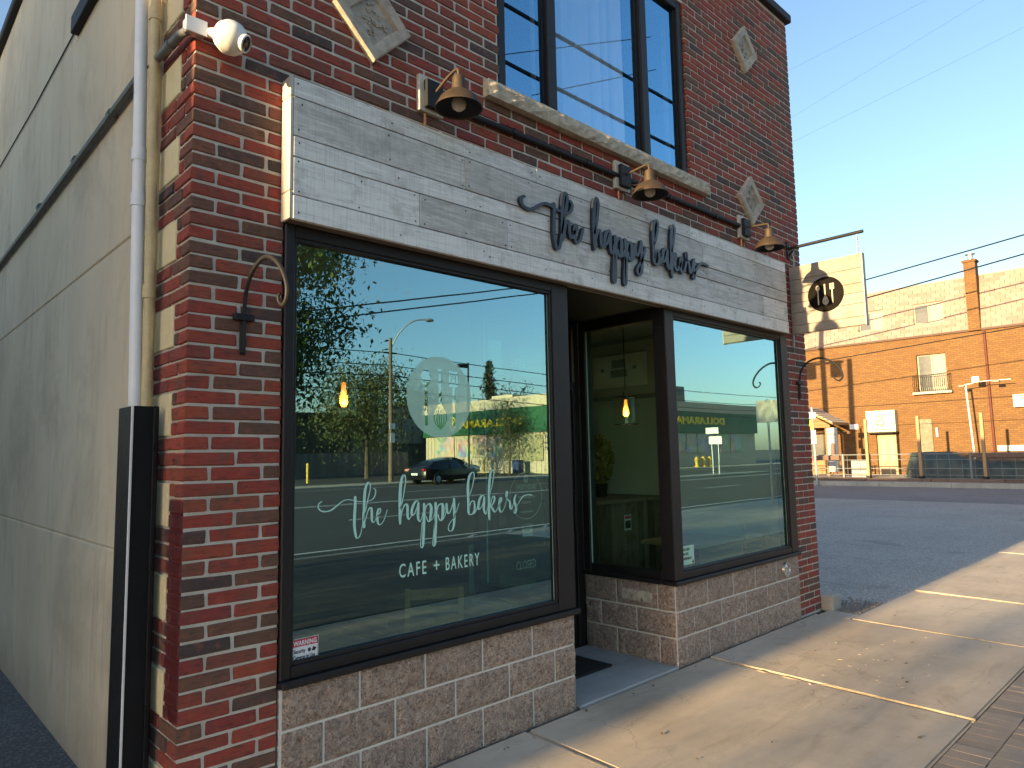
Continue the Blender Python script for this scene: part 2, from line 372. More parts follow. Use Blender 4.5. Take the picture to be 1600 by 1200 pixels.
def far_brick_mat():
    t = NT('apartment_brick'); p = t.pos()
    sp = t.n('SeparateXYZ'); t.l(p, sp.inputs[0]); cb = t.n('CombineXYZ'); t.l(sp.outputs[1], cb.inputs[0]); t.l(sp.outputs[2], cb.inputs[1])
    br = t.n('TexBrick'); t.l(cb.outputs[0], br.inputs['Vector']); br.inputs['Scale'].default_value = 1.0
    br.inputs['Brick Width'].default_value = 0.24; br.inputs['Row Height'].default_value = 0.085; br.inputs['Mortar Size'].default_value = 0.012
    br.inputs['Color1'].default_value = (0.185, 0.098, 0.028, 1); br.inputs['Color2'].default_value = (0.12, 0.060, 0.019, 1); br.inputs['Mortar'].default_value = (0.08, 0.045, 0.024, 1)
    c = t.mix(t.math('MULTIPLY', t.noise(p, 0.5, 6, 0.6), 0.5), br.outputs[0], (0.12, 0.055, 0.018), 'MIX')
    t.col(c); t.rough(0.88); t.bump(br.outputs['Fac'], -0.4, 0.01); return t.m
def poster_mat(name, seed):
    t = NT(name); p = t.mapping(t.pos(), (1, 1, 1), (seed * 3.7, seed * 1.3, seed * 2.1))
    v = t.n('TexVoronoi', feature='F1'); t.l(p, v.inputs['Vector']); v.inputs['Scale'].default_value = 0.8
    hs = t.n('HueSaturation'); t.l(v.outputs['Color'], hs.inputs['Color']); hs.inputs['Saturation'].default_value = 0.85; hs.inputs['Value'].default_value = 0.6
    c = t.mix(t.bw(t.noise(p, 0.8, 3), 0.42, 0.58), hs.outputs[0], (0.65, 0.45, 0.30))
    v2 = t.n('TexVoronoi', feature='F1'); t.l(p, v2.inputs['Vector']); v2.inputs['Scale'].default_value = 3.5
    c = t.mix(0.18, c, v2.outputs['Color']); t.col(c); t.rough(0.4); return t.m
def shingle_mat():
    t = NT('mansard_shingle'); p = t.pos(); r = t.rnd()
    c = t.ramp(r, [(0, (0.19, 0.145, 0.13)), (0.35, (0.235, 0.185, 0.165)), (0.75, (0.27, 0.22, 0.20)), (1, (0.205, 0.16, 0.145))])
    c = t.mix(t.math('MULTIPLY', t.noise(p, 12, 5, 0.7), 0.4), c, (0.23, 0.16, 0.135)); t.col(c); t.rough(0.9); return t.m

MAT = {}
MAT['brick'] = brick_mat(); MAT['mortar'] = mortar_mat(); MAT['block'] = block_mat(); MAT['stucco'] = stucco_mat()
MAT['blockmortar'] = plain('block_mortar', (0.66, 0.64, 0.58), 0.92, 0.15, 9, bump=0.5, bscale=140)
MAT['plank'] = wood_mat('whitewashed_plank', (0.46, 0.44, 0.41), (0.84, 0.83, 0.79), (0.28, 0.25, 0.215))
MAT['plank_back'] = wood_mat('raw_plank', (0.10, 0.075, 0.055), (0.16, 0.125, 0.09), (0.06, 0.045, 0.035), saw=False)
MAT['signplank'] = wood_mat('pale_sign_plank', (0.235, 0.21, 0.18), (0.32, 0.29, 0.255), (0.14, 0.12, 0.10), along='y')
MAT['frame'] = plain('dark_bronze_aluminium', (0.012, 0.0105, 0.012), 0.5, 0.35, 5, metal=0.0, spec=0.35)
MAT['black'] = plain('black_paint', (0.012, 0.012, 0.014), 0.6, 0.35, 8, spec=0.3)
MAT['letter'] = plain('letter_paint', (0.018, 0.021, 0.032), 0.4, 0.3, 8)
MAT['emblem'] = plain('emblem_black', (0.006, 0.0045, 0.004), 0.75, 0.6, 14, bump=0.2, spec=0.12)
MAT['glass'] = glass_mat('shop_glass', (0.76, 0.88, 0.81), (0.58, 0.93, 1.0), 0.31, 1.0)
MAT['glass_side'] = glass_mat('side_glass', (0.80, 0.92, 0.83), (0.7, 0.9, 0.85), 0.03, 1.0)
MAT['glass_up'] = glass_mat('upper_glass', (0.98, 0.99, 1.0), (0.34, 0.70, 1.0), 0.44, 0.9)
MAT['glass_edge'] = plain('glass_edge', (0.42, 0.62, 0.52), 0.3, 0.1, 6)
MAT['stone'] = plain('rough_limestone', (0.46, 0.40, 0.31), 0.92, 0.5, 16, bump=1.0, bscale=38)
MAT['caststone'] = plain('cast_stone', (0.42, 0.37, 0.31), 0.9, 0.4, 22, bump=0.8, bscale=120)
MAT['rust'] = plain('rusted_bronze', (0.048, 0.032, 0.019), 0.6, 0.4, 14, metal=0.3, bump=0.3, bscale=120)
MAT['whitewood'] = plain('white_wood', (0.50, 0.46, 0.40), 0.7, 0.2, 9)
MAT['white'] = plain('white_plastic', (0.70, 0.69, 0.66), 0.4, 0.08, 8)
MAT['pvc'] = plain('white_pvc', (0.78, 0.79, 0.80), 0.35, 0.06, 3)
MAT['tan'] = plain('tan_paint', (0.56, 0.45, 0.25), 0.6, 0.2, 9)
MAT['quoin'] = plain('cream_quoin', (0.70, 0.60, 0.36), 0.75, 0.1, 5)
MAT['steel'] = plain('black_steel', (0.006, 0.007, 0.009), 0.55, 0.5, 5, bump=0.25, bscale=24, spec=0.25)
MAT['galv'] = plain('galvanised', (0.36, 0.38, 0.40), 0.4, 0.15, 12, metal=0.6)
MAT['railgrey'] = plain('railing_grey', (0.17, 0.18, 0.19), 0.6, 0.2, 9)
MAT['greypipe'] = plain('grey_conduit', (0.12, 0.125, 0.12), 0.5, 0.2, 10)
MAT['sidewalk'] = concrete_mat('sidewalk_concrete', (0.46, 0.375, 0.285), (0.63, 0.53, 0.41), (0.35, 0.275, 0.205))
MAT['threshold'] = concrete_mat('threshold_concrete', (0.36, 0.36, 0.35), (0.52, 0.52, 0.50), (0.25, 0.25, 0.24))
MAT['kerb'] = concrete_mat('kerb_concrete', (0.30, 0.28, 0.24), (0.46, 0.43, 0.37), (0.2, 0.19, 0.17))
MAT['asphalt'] = asphalt_mat('lot_asphalt', (0.245, 0.225, 0.20), (0.36, 0.335, 0.30))
MAT['road'] = asphalt_mat('road_asphalt', (0.030, 0.029, 0.029), (0.055, 0.053, 0.05))
MAT['alley'] = asphalt_mat('alley_asphalt', (0.05, 0.05, 0.052), (0.12, 0.12, 0.122))
MAT['paint'] = plain('road_paint', (0.62, 0.61, 0.58), 0.7, 0.25, 14)
MAT['yellow'] = plain('yellow_paint', (0.72, 0.46, 0.03), 0.55, 0.2, 9)
MAT['ground'] = plain('ground_soil', (0.11, 0.10, 0.08), 0.95, 0.4, 2)
MAT['mint'] = plain('vinyl_mint', (0.46, 0.78, 0.67), 0.5, 0.06, 8)
MAT['frost'] = frost_mat('frosted_vinyl', (0.62, 0.98, 0.80), 0.56)
MAT['paper'] = plain('paper_white', (0.74, 0.75, 0.76), 0.6, 0.04, 8)
MAT['papermint'] = plain('paper_behind_glass', (0.40, 0.66, 0.54), 0.6, 0.05, 8)
MAT['red'] = plain('red_print', (0.50, 0.03, 0.06), 0.5, 0.08, 8)
MAT['ink'] = plain('black_ink', (0.02, 0.02, 0.03), 0.6, 0.1, 8)
MAT['mat'] = plain('rubber_mat', (0.012, 0.012, 0.013), 0.85, 0.4, 30, bump=1.0, bscale=60)

# ================================================================== the shop building
def pick_largest(boxes, n=300, min_px=0.0):
    """split a list of (centre, size) pieces into the n that show largest in the photo and the rest"""
    sc = []
    for i, (c, s) in enumerate(boxes):
        p = proj(c); a = 0
        if p and -20 < p[0] < 1620 and -20 < p[1] < 1220:
            d = sorted(s)[1:]; a = d[0] * d[1] / p[2] ** 2
        sc.append((a, i))
    sc.sort(reverse=True)
    top = [i for a, i in sc[:n] if a > min_px]
    return set(top)
BRICK_CACHE = {}
def piece_mesh(key, dims, m, c, var=0):
    k = (key, var) + tuple(round(d, 3) for d in dims)
    if k not in BRICK_CACHE:
        x, y, z = dims; b = MB().cbox(-x / 2, x / 2, -y / 2, y / 2, -z / 2, z / 2, c); rv = random.Random(var * 31 + 5)
        b.v = [tuple(q + rv.uniform(-.45, .45) * c for q in v) for v in b.v]          # uneven, worn arrises
        BRICK_CACHE[k] = b.mesh(key, m, fix=False)
    return BRICK_CACHE[k]
def lay(name, boxes, m, parent, n=300, c=0.003, jit=0.0012, tilt=0.004, rnd=random.Random(3), stuff_name=None):
    """boxes: (x0,x1,y0,y1,z0,z1); the largest in view become objects, the rest one joined mesh"""
    cs = [(((b[0] + b[1]) / 2, (b[2] + b[3]) / 2, (b[4] + b[5]) / 2), (b[1] - b[0], b[3] - b[2], b[5] - b[4])) for b in boxes]
    top = pick_largest(cs, n); rest = MB()
    for i, (ctr, dim) in enumerate(cs):
        ctr = tuple(q + rnd.uniform(-jit, jit) for q in ctr)
        if i in top:
            o = obj(name, piece_mesh(name, dim, m, c, rnd.randrange(4)), None, parent, ctr)
            o.rotation_euler = (rnd.uniform(-tilt, tilt), rnd.uniform(-tilt, tilt), rnd.uniform(-tilt, tilt))
        else:
            x, y, z = ctr; dx, dy, dz = [d / 2 for d in dim]
            rest.cbox(x - dx, x + dx, y - dy, y + dy, z - dz, z + dz, c) if dim[0] > 0.03 and c else rest.box(x - dx, x + dx, y - dy, y + dy, z - dz, z + dz)
    if rest.v:
        o = rest.obj(stuff_name or name, m, parent, fix=False); o['kind'] = 'stuff'

shop = empty('brick_shop', (0, 0, 0), label='two storey red brick shop with dark framed show windows and beige stucco side wall', cat='shop building')

# mortar core of the front wall, recessed 9 mm behind the brick faces
ZT = 6.05
core = MB(); Y0, Y1 = 0.006, 0.24
for x0, x1, z0, z1 in ((0.022, 0.428, -0.1, 2.66), (5.556, 5.992, -0.1, 2.66), (0.022, 5.992, 2.66, 3.80), (0.022, 1.816, 3.80, 5.36),
                       (3.994, 5.992, 3.80, 5.36), (0.022, 5.992, 5.36, ZT)):
    core.box(x0, x1, Y0, Y1, z0, z1)
core.box(0.020, 0.20, 0.2401, 0.42, -0.1, ZT)
core.obj('front_wall', MAT['mortar'], shop)

CH, CO, BH = 0.064, 0.007, 0.0535; XL = 0.014
OPEN = [(0.433, 5.552, -1, 2.665), (1.828, 3.982, 3.80, 5.36), (0.50, 5.40, 2.70, 3.30), (1.69, 4.20, 3.70, 3.81)]
bricks = []
def clip_spans(spans, z0, z1):
    for ox0, ox1, oz0, oz1 in OPEN:
        if z1 <= oz0 + 0.012 or z0 >= oz1 - 0.012: continue
        out = []
        for a, b in spans:
            if b <= ox0 or a >= ox1: out.append((a, b)); continue
            if a < ox0 - 0.025: out.append((a, ox0))
            if b > ox1 + 0.025: out.append((ox1, b))
        spans = out
    return spans
NCOURSE = int((ZT - CO) / CH)
QU = []
for k in range(NCOURSE):
    z0 = CO + k * CH; z1 = z0 + BH
    xs = XL; spans = []
    first = True
    while xs < 5.97:
        L = 0.1 if (first and k % 2) else 0.211
        e = min(xs + L, 6.0)
        if 6.0 - e < 0.05: e = 6.0
        spans.append((xs, e)); xs = e + 0.0145; first = False
    spans = clip_spans(spans, z0, z1)
    q = k % 6 in (2, 3, 4)
    for a, b in spans:
        if a == XL and k % 2: bricks.append((XL, b, 0, 0.158 if q else 0.211, z0, z1))
        else: bricks.append((a, b, 0, 0.1, z0, z1))
    ret = []
    if k % 2 == 0:
        ret = [(0.112, 0.158)] if q else [(0.112, 0.30), (0.312, 0.42)]
    elif not q: ret = [(0.222, 0.42)]
    for a, b in ret: bricks.append((XL, 0.1, a, b, z0, z1))
    if k % 6 == 2: QU.append((z0, z0 + 3 * CH - 0.010))
lay('brick', bricks, MAT['brick'], shop, 300, 0.0045, 0.0016, 0.006)
for z0, z1 in QU:
    if z0 < 4.6: box('quoin_panel', 0.012, 0.1, 0.169, 0.42, z0, z1, MAT['quoin'], shop, 0.004)
# roof edge, side wall, back
box('parapet_coping', -0.04, 6.04, -0.05, 0.30, ZT, ZT + 0.09, MAT['black'], shop, 0.01)
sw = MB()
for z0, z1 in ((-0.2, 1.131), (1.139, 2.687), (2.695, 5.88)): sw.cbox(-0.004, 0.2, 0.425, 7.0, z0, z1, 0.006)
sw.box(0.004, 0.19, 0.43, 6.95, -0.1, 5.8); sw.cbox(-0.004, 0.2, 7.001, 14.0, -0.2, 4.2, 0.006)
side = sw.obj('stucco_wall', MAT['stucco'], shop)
box('roof_edge', -0.06, 0.25, 0.425, 7.05, 5.88, 5.97, MAT['black'], shop, 0.01)
box('rear_wall', 5.75, 6.0, 0.2401, 7.0, -0.1, 5.8, MAT['mortar'], shop); box('rear_wall', 5.75, 6.0, 7.001, 14.0, -0.1, 4.2, MAT['mortar'], shop)
box('back_wall', 0.21, 5.74, 13.75, 14.0, -0.1, 4.2, MAT['mortar'], shop); box('back_wall', 0.21, 5.74, 6.8, 6.99, 4.0, 5.8, MAT['mortar'], shop)
box('roof', 0.21, 5.74, 7.0, 13.74, 4.0, 4.1, MAT['alley'], shop); box('roof', 0.21, 5.74, 0.25, 6.79, 5.6, 5.75, MAT['alley'], shop)

# stone sill and upper window
s = MB(); s.v = []
def rough_block(mb, x0, x1, y0, y1, z0, z1, nx, nz, amp, rnd, face='y'):
    """box whose street face is a displaced grid (split or rock face)"""
    b = len(mb.v); g = []
    for j in range(nz + 1):
        for i in range(nx + 1):
            e = (i in (0, nx)) or (j in (0, nz)); a = 0 if e else rnd.uniform(0.15, 1) * amp
            u = i / nx + (0 if e else rnd.uniform(-.25, .25) / nx); v_ = j / nz + (0 if e else rnd.uniform(-.25, .25) / nz)
            if face == 'y': g.append((x0 + (x1 - x0) * u, y0 - a, z0 + (z1 - z0) * v_))
            else: g.append((x0 - a, y0 + (y1 - y0) * (1 - u), z0 + (z1 - z0) * v_))
    fs = [(j * (nx + 1) + i, j * (nx + 1) + i + 1, (j + 1) * (nx + 1) + i + 1, (j + 1) * (nx + 1) + i) for j in range(nz) for i in range(nx)]
    bk = len(g); back = []
    if face == 'y': back = [(x0, y1, z0), (x1, y1, z0), (x1, y1, z1), (x0, y1, z1)]
    else: back = [(x1, y1, z0), (x1, y0, z0), (x1, y0, z1), (x1, y1, z1)]
    bl, br, tr, tl = 0, nx, nz * (nx + 1) + nx, nz * (nx + 1)
    fs.append(tuple([bk, bk + 1] + list(range(br, bl - 1, -1))))
    fs.append(tuple([bk + 2, bk + 3] + list(range(tl, tr + 1))))
    fs.append(tuple([bk + 1, bk + 2] + [j * (nx + 1) + nx for j in range(nz, -1, -1)]))
    fs.append(tuple([bk + 3, bk] + [j * (nx + 1) for j in range(nz + 1)]))
    mb.add(g + back, fs)
rk = random.Random(11)
rough_block(s, 1.685, 4.195, -0.055, 0.20, 3.705, 3.808, 46, 4, 0.016, rk); s.obj('window_sill', MAT['stone'], shop)
up = MB()
for x0, x1, z0, z1 in ((1.834, 1.90, 3.812, 5.355), (3.91, 3.976, 3.812, 5.355), (1.90, 3.91, 5.29, 5.355), (1.90, 3.91, 3.812, 3.862)): up.cbox(x0, x1, 0.02, 0.14, z0, z1, 0.006)
for x in (2.29, 3.365): up.cbox(x, x + 0.085, 0.014, 0.14, 3.862, 5.29, 0.006)
upw = up.obj('upper_window', MAT['frame'], shop)
for x0, x1 in ((1.90, 2.29), (2.375, 3.365), (3.45, 3.91)):
    box('pane', x0, x1, 0.060, 0.066, 3.862, 5.29, MAT['glass_up'], upw)
    b = MB(); b.box(x0 + 0.001, x0 + 0.02, 0.045, 0.059, 3.863, 5.289); b.box(x1 - 0.02, x1 - 0.001, 0.045, 0.059, 3.863, 5.289); b.obj('glazing_bead', MAT['black'], upw)
cu = MB(); rc_ = random.Random(5)
def curtain(x0, x1, z0, z1, y):
    n = 90; pts = []
    for i in range(n + 1):
        u = i / n; pts.append((x0 + (x1 - x0) * u, y + 0.055 * math.sin(u * 38 + 2.4 * math.sin(u * 9)) + 0.015 * math.sin(u * 110)))
    vs = [(x, yy, z0) for x, yy in pts] + [(x, yy, z1) for x, yy in pts]
    cu.add(vs, [(i, i + 1, i + n + 2, i + n + 1) for i in range(n)], True)
curtain(2.37, 3.40, 3.865, 5.33, 0.215)
cu.obj('curtain', plain('curtain_cloth', (0.86, 0.88, 0.92), 0.8, 0.05, 4), shop)
box('upper_floor', 0.21, 5.74, 0.2402, 6.78, 3.45, 3.55, plain('interior_dark', (0.06, 0.055, 0.05), 0.8, 0.2, 3), shop)
upi = MB(); upi.box(0.21, 5.74, 3.0, 3.1, 3.56, 5.58); upi.obj('upper_room_wall', plain('upper_room', (0.16, 0.15, 0.14), 0.8, 0.1, 2), shop)

# cast stone diamonds in the brickwork
for cx, cz in ((0.903, 3.85), (5.01, 5.35), (4.98, 3.86)):
    d = MB(); a, h = 0.235, 0.235
    fn = lambda u, v, dd: (cx + u, dd, cz + v)
    def ring(r0, r1, y0, y1):
        P0 = [(0, -r0), (r0, 0), (0, r0), (-r0, 0)]; P1 = [(0, -r1), (r1, 0), (0, r1), (-r1, 0)]
        d.add([fn(u, v, y0) for u, v in P0] + [fn(u, v, y1) for u, v in P1], [(i, (i + 1) % 4, 4 + (i + 1) % 4, 4 + i) for i in range(4)])
    ring(0.235, 0.235, 0.05, -0.028); ring(0.235, 0.225, -0.028, -0.038); ring(0.225, 0.150, -0.038, -0.034); ring(0.150, 0.138, -0.034, -0.014)
    d.add([fn(u, v, -0.014) for u, v in [(0, -.138), (.138, 0), (0, .138), (-.138, 0)]], [(0, 1, 2, 3)])
    dm = d.obj('cast_stone_diamond', MAT['caststone'], shop)
    p = MB(); rp = random.Random(int(cx * 100))
    for i in range(60):
        u, v = rp.uniform(-.11, .11), rp.uniform(-.11, .11)
        if abs(u) + abs(v) < 0.11:
            r = rp.uniform(0.006, 0.014); p.obox((cx + u, -0.016, cz + v), (r, 0.016, r), Euler((0, rp.uniform(0, 3), 0)))
    q = p.obj('pebble_panel', MAT['caststone'], dm); q['kind'] = 'stuff'

# knee walls of split face block
def knee(rows, face, parent):
    rr = random.Random(21)
    for z0, z1, js in rows:
        for a, b in zip(js[:-1], js[1:]):
            m = MB()
            if face == 'y': rough_block(m, a + .006, b - .006, -0.004, 0.10, z0 + .006, z1 - .006, 14, 7, 0.019, rr)
            elif face == 'x': rough_block(m, 3.5, 3.60, a + .006, b - .006, z0 + .006, z1 - .006, 14, 7, 0.019, rr, 'x')
            elif face == 'X':
                rough_block(m, 2.38, 2.42, a + .006, b - .006, z0 + .006, z1 - .006, 6, 4, 0.006, rr, 'x')
                m.v = [(4.76 - x, y, z) for x, y, z in m.v]
            o = m.obj('block', MAT['block'], parent); o.data.polygons.foreach_set('use_smooth', [True] * len(o.data.polygons)); o.data.set_sharp_from_angle(angle=R(50))
H = [(-0.03, 0.192), (0.192, 0.380), (0.380, 0.562)]
kl = box('knee_wall', 0.440, 2.366, -0.0025, 0.20, -0.1, 0.558, MAT['blockmortar'], shop)
knee([(H[0][0], H[0][1], [0.446, 0.845, 1.23, 1.61, 2.0, 2.378]), (H[1][0], H[1][1], [0.446, 0.653, 1.04, 1.42, 1.81, 2.19, 2.378]), (H[2][0], H[2][1], [0.446, 0.84, 1.224, 1.612, 2.0, 2.378])], 'y', kl)
kl2 = box('knee_wall', 2.26, 2.372, 0.2001, 0.86, -0.1, 0.558, MAT['blockmortar'], shop)
knee([(h0, h1, [0.105, 0.49, 0.86]) for h0, h1 in H], 'X', kl2)
kr = box('knee_wall', 3.5025, 5.548, -0.0025, 0.20, -0.1, 0.572, MAT['blockmortar'], shop)
knee([(H[0][0], H[0][1], [3.5, 3.943, 4.337, 4.713, 5.103, 5.55]), (H[1][0], H[1][1], [3.5, 3.74, 4.14, 4.53, 4.91, 5.30, 5.55]), (H[2][0], H[2][1] + .01, [3.5, 3.943, 4.337, 4.713, 5.103, 5.55])], 'y', kr)
kr2 = box('knee_wall', 3.5025, 3.62, 0.2001, 0.86, -0.1, 0.572, MAT['blockmortar'], shop)
knee([(H[0][0], H[0][1], [0.0, 0.15, 0.548, 0.86]), (H[1][0], H[1][1], [0.0, 0.354, 0.70, 0.86]), (H[2][0], H[2][1] + .01, [0.0, 0.156, 0.544, 0.86])], 'x', kr2)
box('plaque', 3.484, 3.50, 0.20, 0.486, 0.42, 0.505, MAT['stone'], kr2, 0.006)
v_ = MB(); rot = Matrix.Rotation(R(90), 3, 'X')
v_.lathe([(0.0, 0.012), (0.040, 0.012), (0.046, 0.008), (0.052, 0.018), (0.062, 0.018), (0.066, 0.0)], (5.255, -0.016, 0.475), 24, rot)
v_.box(5.215, 5.295, -0.034, -0.029, 0.470, 0.480)
v_.obj('vent_cap', plain('vent_metal', (0.45, 0.46, 0.47), 0.3, 0.2, 30, metal=0.7), kr)

# show windows: frames, panes, beads
def frame_y(x0, x1, z0, z1, wl, wr, wt, wb, name='shop_window'):
    f = MB()
    f.cbox(x0, x0 + wl, -0.015, 0.10, z0, z1, 0.005); f.cbox(x1 - wr, x1, -0.015, 0.10, z0, z1, 0.005)
    f.cbox(x0 + wl, x1 - wr, -0.012, 0.098, z1 - wt, z1, 0.005); f.cbox(x0 + wl, x1 - wr, -0.012, 0.098, z0, z0 + wb, 0.005)
    o = f.obj(name, MAT['frame'], shop)
    gx0, gx1, gz0, gz1 = x0 + wl, x1 - wr, z0 + wb, z1 - wt
    b = MB()
    b.cbox(gx0 + .0005, gx0 + 0.016, -0.004, 0.018, gz0 + .0005, gz1 - .0005, 0.003); b.cbox(gx1 - 0.016, gx1 - .0005, -0.004, 0.018, gz0 + .0005, gz1 - .0005, 0.003)
    b.cbox(gx0 + 0.0165, gx1 - 0.0165, -0.004, 0.018, gz0 + .0005, gz0 + 0.018, 0.003); b.cbox(gx0 + 0.0165, gx1 - 0.0165, -0.004, 0.018, gz1 - 0.016, gz1 - .0005, 0.003)
    b.obj('glazing_bead', MAT['frame'], o)
    e = MB(); e.box(gx1 - 0.0165, gx1 - 0.0005, 0.0185, 0.0198, gz0 + .001, gz1 - .001); e.obj('glass_edge', MAT['glass_edge'], o)
    box('pane', gx0 + .0005, gx1 - .0005, 0.020, 0.028, gz0 + .0005, gz1 - .0005, MAT['glass'], o)
    return o
win_l = frame_y(0.435, 2.385, 0.598, 2.655, 0.050, 0.150, 0.060, 0.052)
win_r = frame_y(3.49, 5.55, 0.605, 2.665, 0.122, 0.135, 0.060, 0.052)
sl_ = MB(); sl_.cbox(0.436, 2.405, -0.040, 0.10, 0.564, 0.597, 0.006); sl_.cbox(2.386, 2.405, 0.1005, 0.86, 0.564, 0.597, 0.004); sl_.obj('flashing_sill', MAT['frame'], win_l)
sl_ = MB(); sl_.cbox(3.470, 5.552, -0.040, 0.10, 0.574, 0.604, 0.006); sl_.cbox(3.470, 3.489, 0.1005, 0.86, 0.574, 0.604, 0.004); sl_.obj('flashing_sill', MAT['frame'], win_r)
def frame_x(x0, x1, gx, z0, z1, right):
    f = MB()
    f.cbox(x0, x1, 0.79, 0.86, z0, z1, 0.005); f.cbox(x0 + .003, x1 - .003, 0.101, 0.79, z1 - 0.085, z1, 0.005); f.cbox(x0 + .003, x1 - .003, 0.101, 0.79, z0, z0 + 0.062, 0.005)
    o = f.obj('side_window', MAT['frame'], shop)
    box('pane', gx, gx + 0.008, 0.101, 0.789, z0 + 0.0625, z1 - 0.0855, MAT['glass_side'], o)
    e = MB(); e.box(gx - .006, gx - .0005, 0.781, 0.789, z0 + 0.063, z1 - 0.086); e.obj('glass_edge', MAT['glass_edge'], o)
    return o
frame_x(2.29, 2.385, 2.36, 0.598, 2.655, False)
frame_x(3.49, 3.585, 3.51, 0.605, 2.665, True)

# recessed entrance
box('recess_ceiling', 2.3855, 3.4895, 0.02, 1.0, 2.657, 2.70, MAT['black'], shop)
hd = MB(); hd.cbox(0.436, 5.55, 0.0, 0.10, 2.6665, 2.72, 0.004); hd.obj('head_beam', MAT['frame'], shop)
df = MB()
for x0, x1, z0, z1 in ((2.386, 2.47, 0.0, 2.655), (3.41, 3.489, 0.0, 2.655), (2.47, 3.41, 2.08, 2.17), (2.47, 3.41, 2.575, 2.655), (2.47, 3.41, 0.0, 0.02)): df.cbox(x0, x1, 0.86, 0.96, z0, z1, 0.005)
dfo = df.obj('door_frame', MAT['frame'], shop)
box('transom_pane', 2.47, 3.41, 0.905, 0.911, 2.17, 2.575, MAT['glass_side'], dfo)
dr = MB()
for x0, x1, z0, z1 in ((2.472, 2.56, 0.022, 2.078), (3.32, 3.408, 0.022, 2.078), (2.56, 3.32, 1.97, 2.078), (2.56, 3.32, 0.022, 0.25)): dr.cbox(x0, x1, 0.875, 0.92, z0, z1, 0.005)
dro = dr.obj('door', MAT['frame'], shop)
box('door_pane', 2.56, 3.32, 0.895, 0.901, 0.25, 1.97, MAT['glass_side'], dro)
hb = MB(); hb.tube([(3.36, 0.875, 0.95), (3.36, 0.83, 0.95), (3.36, 0.83, 1.25), (3.36, 0.875, 1.25)], 0.012, 8); hb.obj('door_handle', MAT['black'], dro)
wd = MB(); wd.cbox(3.385, 3.412, 0.84, 0.859, 2.15, 2.60, 0.004); wd.obj('transom_trim', plain('brown_trim', (0.10, 0.045, 0.03), 0.5, 0.3, 10), dfo)

# shop interior
IN = {'w': plain('interior_wall', (0.48, 0.52, 0.47), 0.8, 0.05, 2), 'f': plain('interior_floor', (0.035, 0.028, 0.022), 0.5, 0.3, 4), 'c': plain('interior_ceiling', (0.40, 0.42, 0.40), 0.8, 0.05, 2)}
fl_ = MB(); fl_.box(0.2, 5.75, 0.965, 8.0, -0.02, 0.02); fl_.box(0.2, 2.25, 0.21, 0.9645, -0.02, 0.02); fl_.box(3.63, 5.75, 0.21, 0.9645, -0.02, 0.02); fl_.obj('shop_floor', IN['f'], shop)
box('shop_ceiling', 0.21, 5.74, 0.2402, 8.0, 2.90, 3.0, IN['c'], shop)
iw = MB(); iw.box(0.2, 5.75, 7.9, 8.0, 0.02, 2.9); iw.box(0.2005, 0.26, 0.245, 7.9, 0.02, 2.9); iw.box(5.70, 5.7499, 0.245, 7.9, 0.02, 2.9)
iw.obj('interior_wall', IN['w'], shop)
b = MB()
for z in (2.18, 2.86): b.cbox(5.675, 5.70, 1.0, 4.4, z, z + 0.05, 0.004)
for y in (2.9, 1.55): b.cbox(5.675, 5.70, y, y + 0.05, 0.5, 2.18, 0.004)
b.obj('wall_trim', plain('trim_sage', (0.25, 0.28, 0.24), 0.6, 0.1, 4), shop)

# ================================================================== things on the shop front
# ---- plank fascia sign
sign = empty('shop_sign', (0.43, -0.05, 2.65), label='long whitewashed plank fascia sign with black script lettering above the shop windows', cat='shop sign')
rows = [(2.650, 2.766, [0.432, 1.615, 3.92, 5.452]), (2.766, 2.948, [0.432, 1.145, 1.78, 3.214, 4.973, 5.452]), (2.948, 3.049, [0.432, 2.157, 3.974, 5.452]),
        (3.049, 3.239, [0.432, 1.462, 3.957, 4.833, 5.452]), (3.239, 3.335, [0.432, 2.038, 3.777, 5.452])]
rp = random.Random(4); nail = MB()
for z0, z1, js in rows:
    for a, b in zip(js[:-1], js[1:]):
        dy = rp.uniform(-0.003, 0.003)
        m = MB(); m.cbox(a + .0013, b - .0013, -0.090 + dy, -0.066, z0 + .0030, z1 - .0030, 0.0022)
        m.obj('plank', MAT['plank'], sign)
        n = max(2, int((b - a) / 0.45)); xs = [a + 0.03 + (b - a - 0.06) * i / n for i in range(n + 1)]
        for x in xs:
            for zz in ((z0 + 0.025, z1 - 0.025) if z1 - z0 > 0.12 else (z0 + (z1 - z0) * rp.uniform(.3, .7),)):
                nail.obox((x + rp.uniform(-.012, .012), -0.0905 + dy, zz + rp.uniform(-.008, .008)), (0.007, 0.003, 0.007), Euler((0, 0, 0)))
o = nail.obj('nail', MAT['black'], sign); o['kind'] = 'stuff'
bk = MB(); bk.cbox(0.436, 5.448, -0.0655, -0.003, 2.654, 3.331, 0.002); bk.obj('backing_frame', MAT['plank_back'], sign)
e = MB()
for z0, z1 in ((2.652, 2.782), (2.785, 3.235), (3.238, 3.334)): e.cbox(0.414, 0.4315, -0.0885, -0.004, z0, z1, 0.003)
e.obj('end_board', MAT['whitewood'], sign)

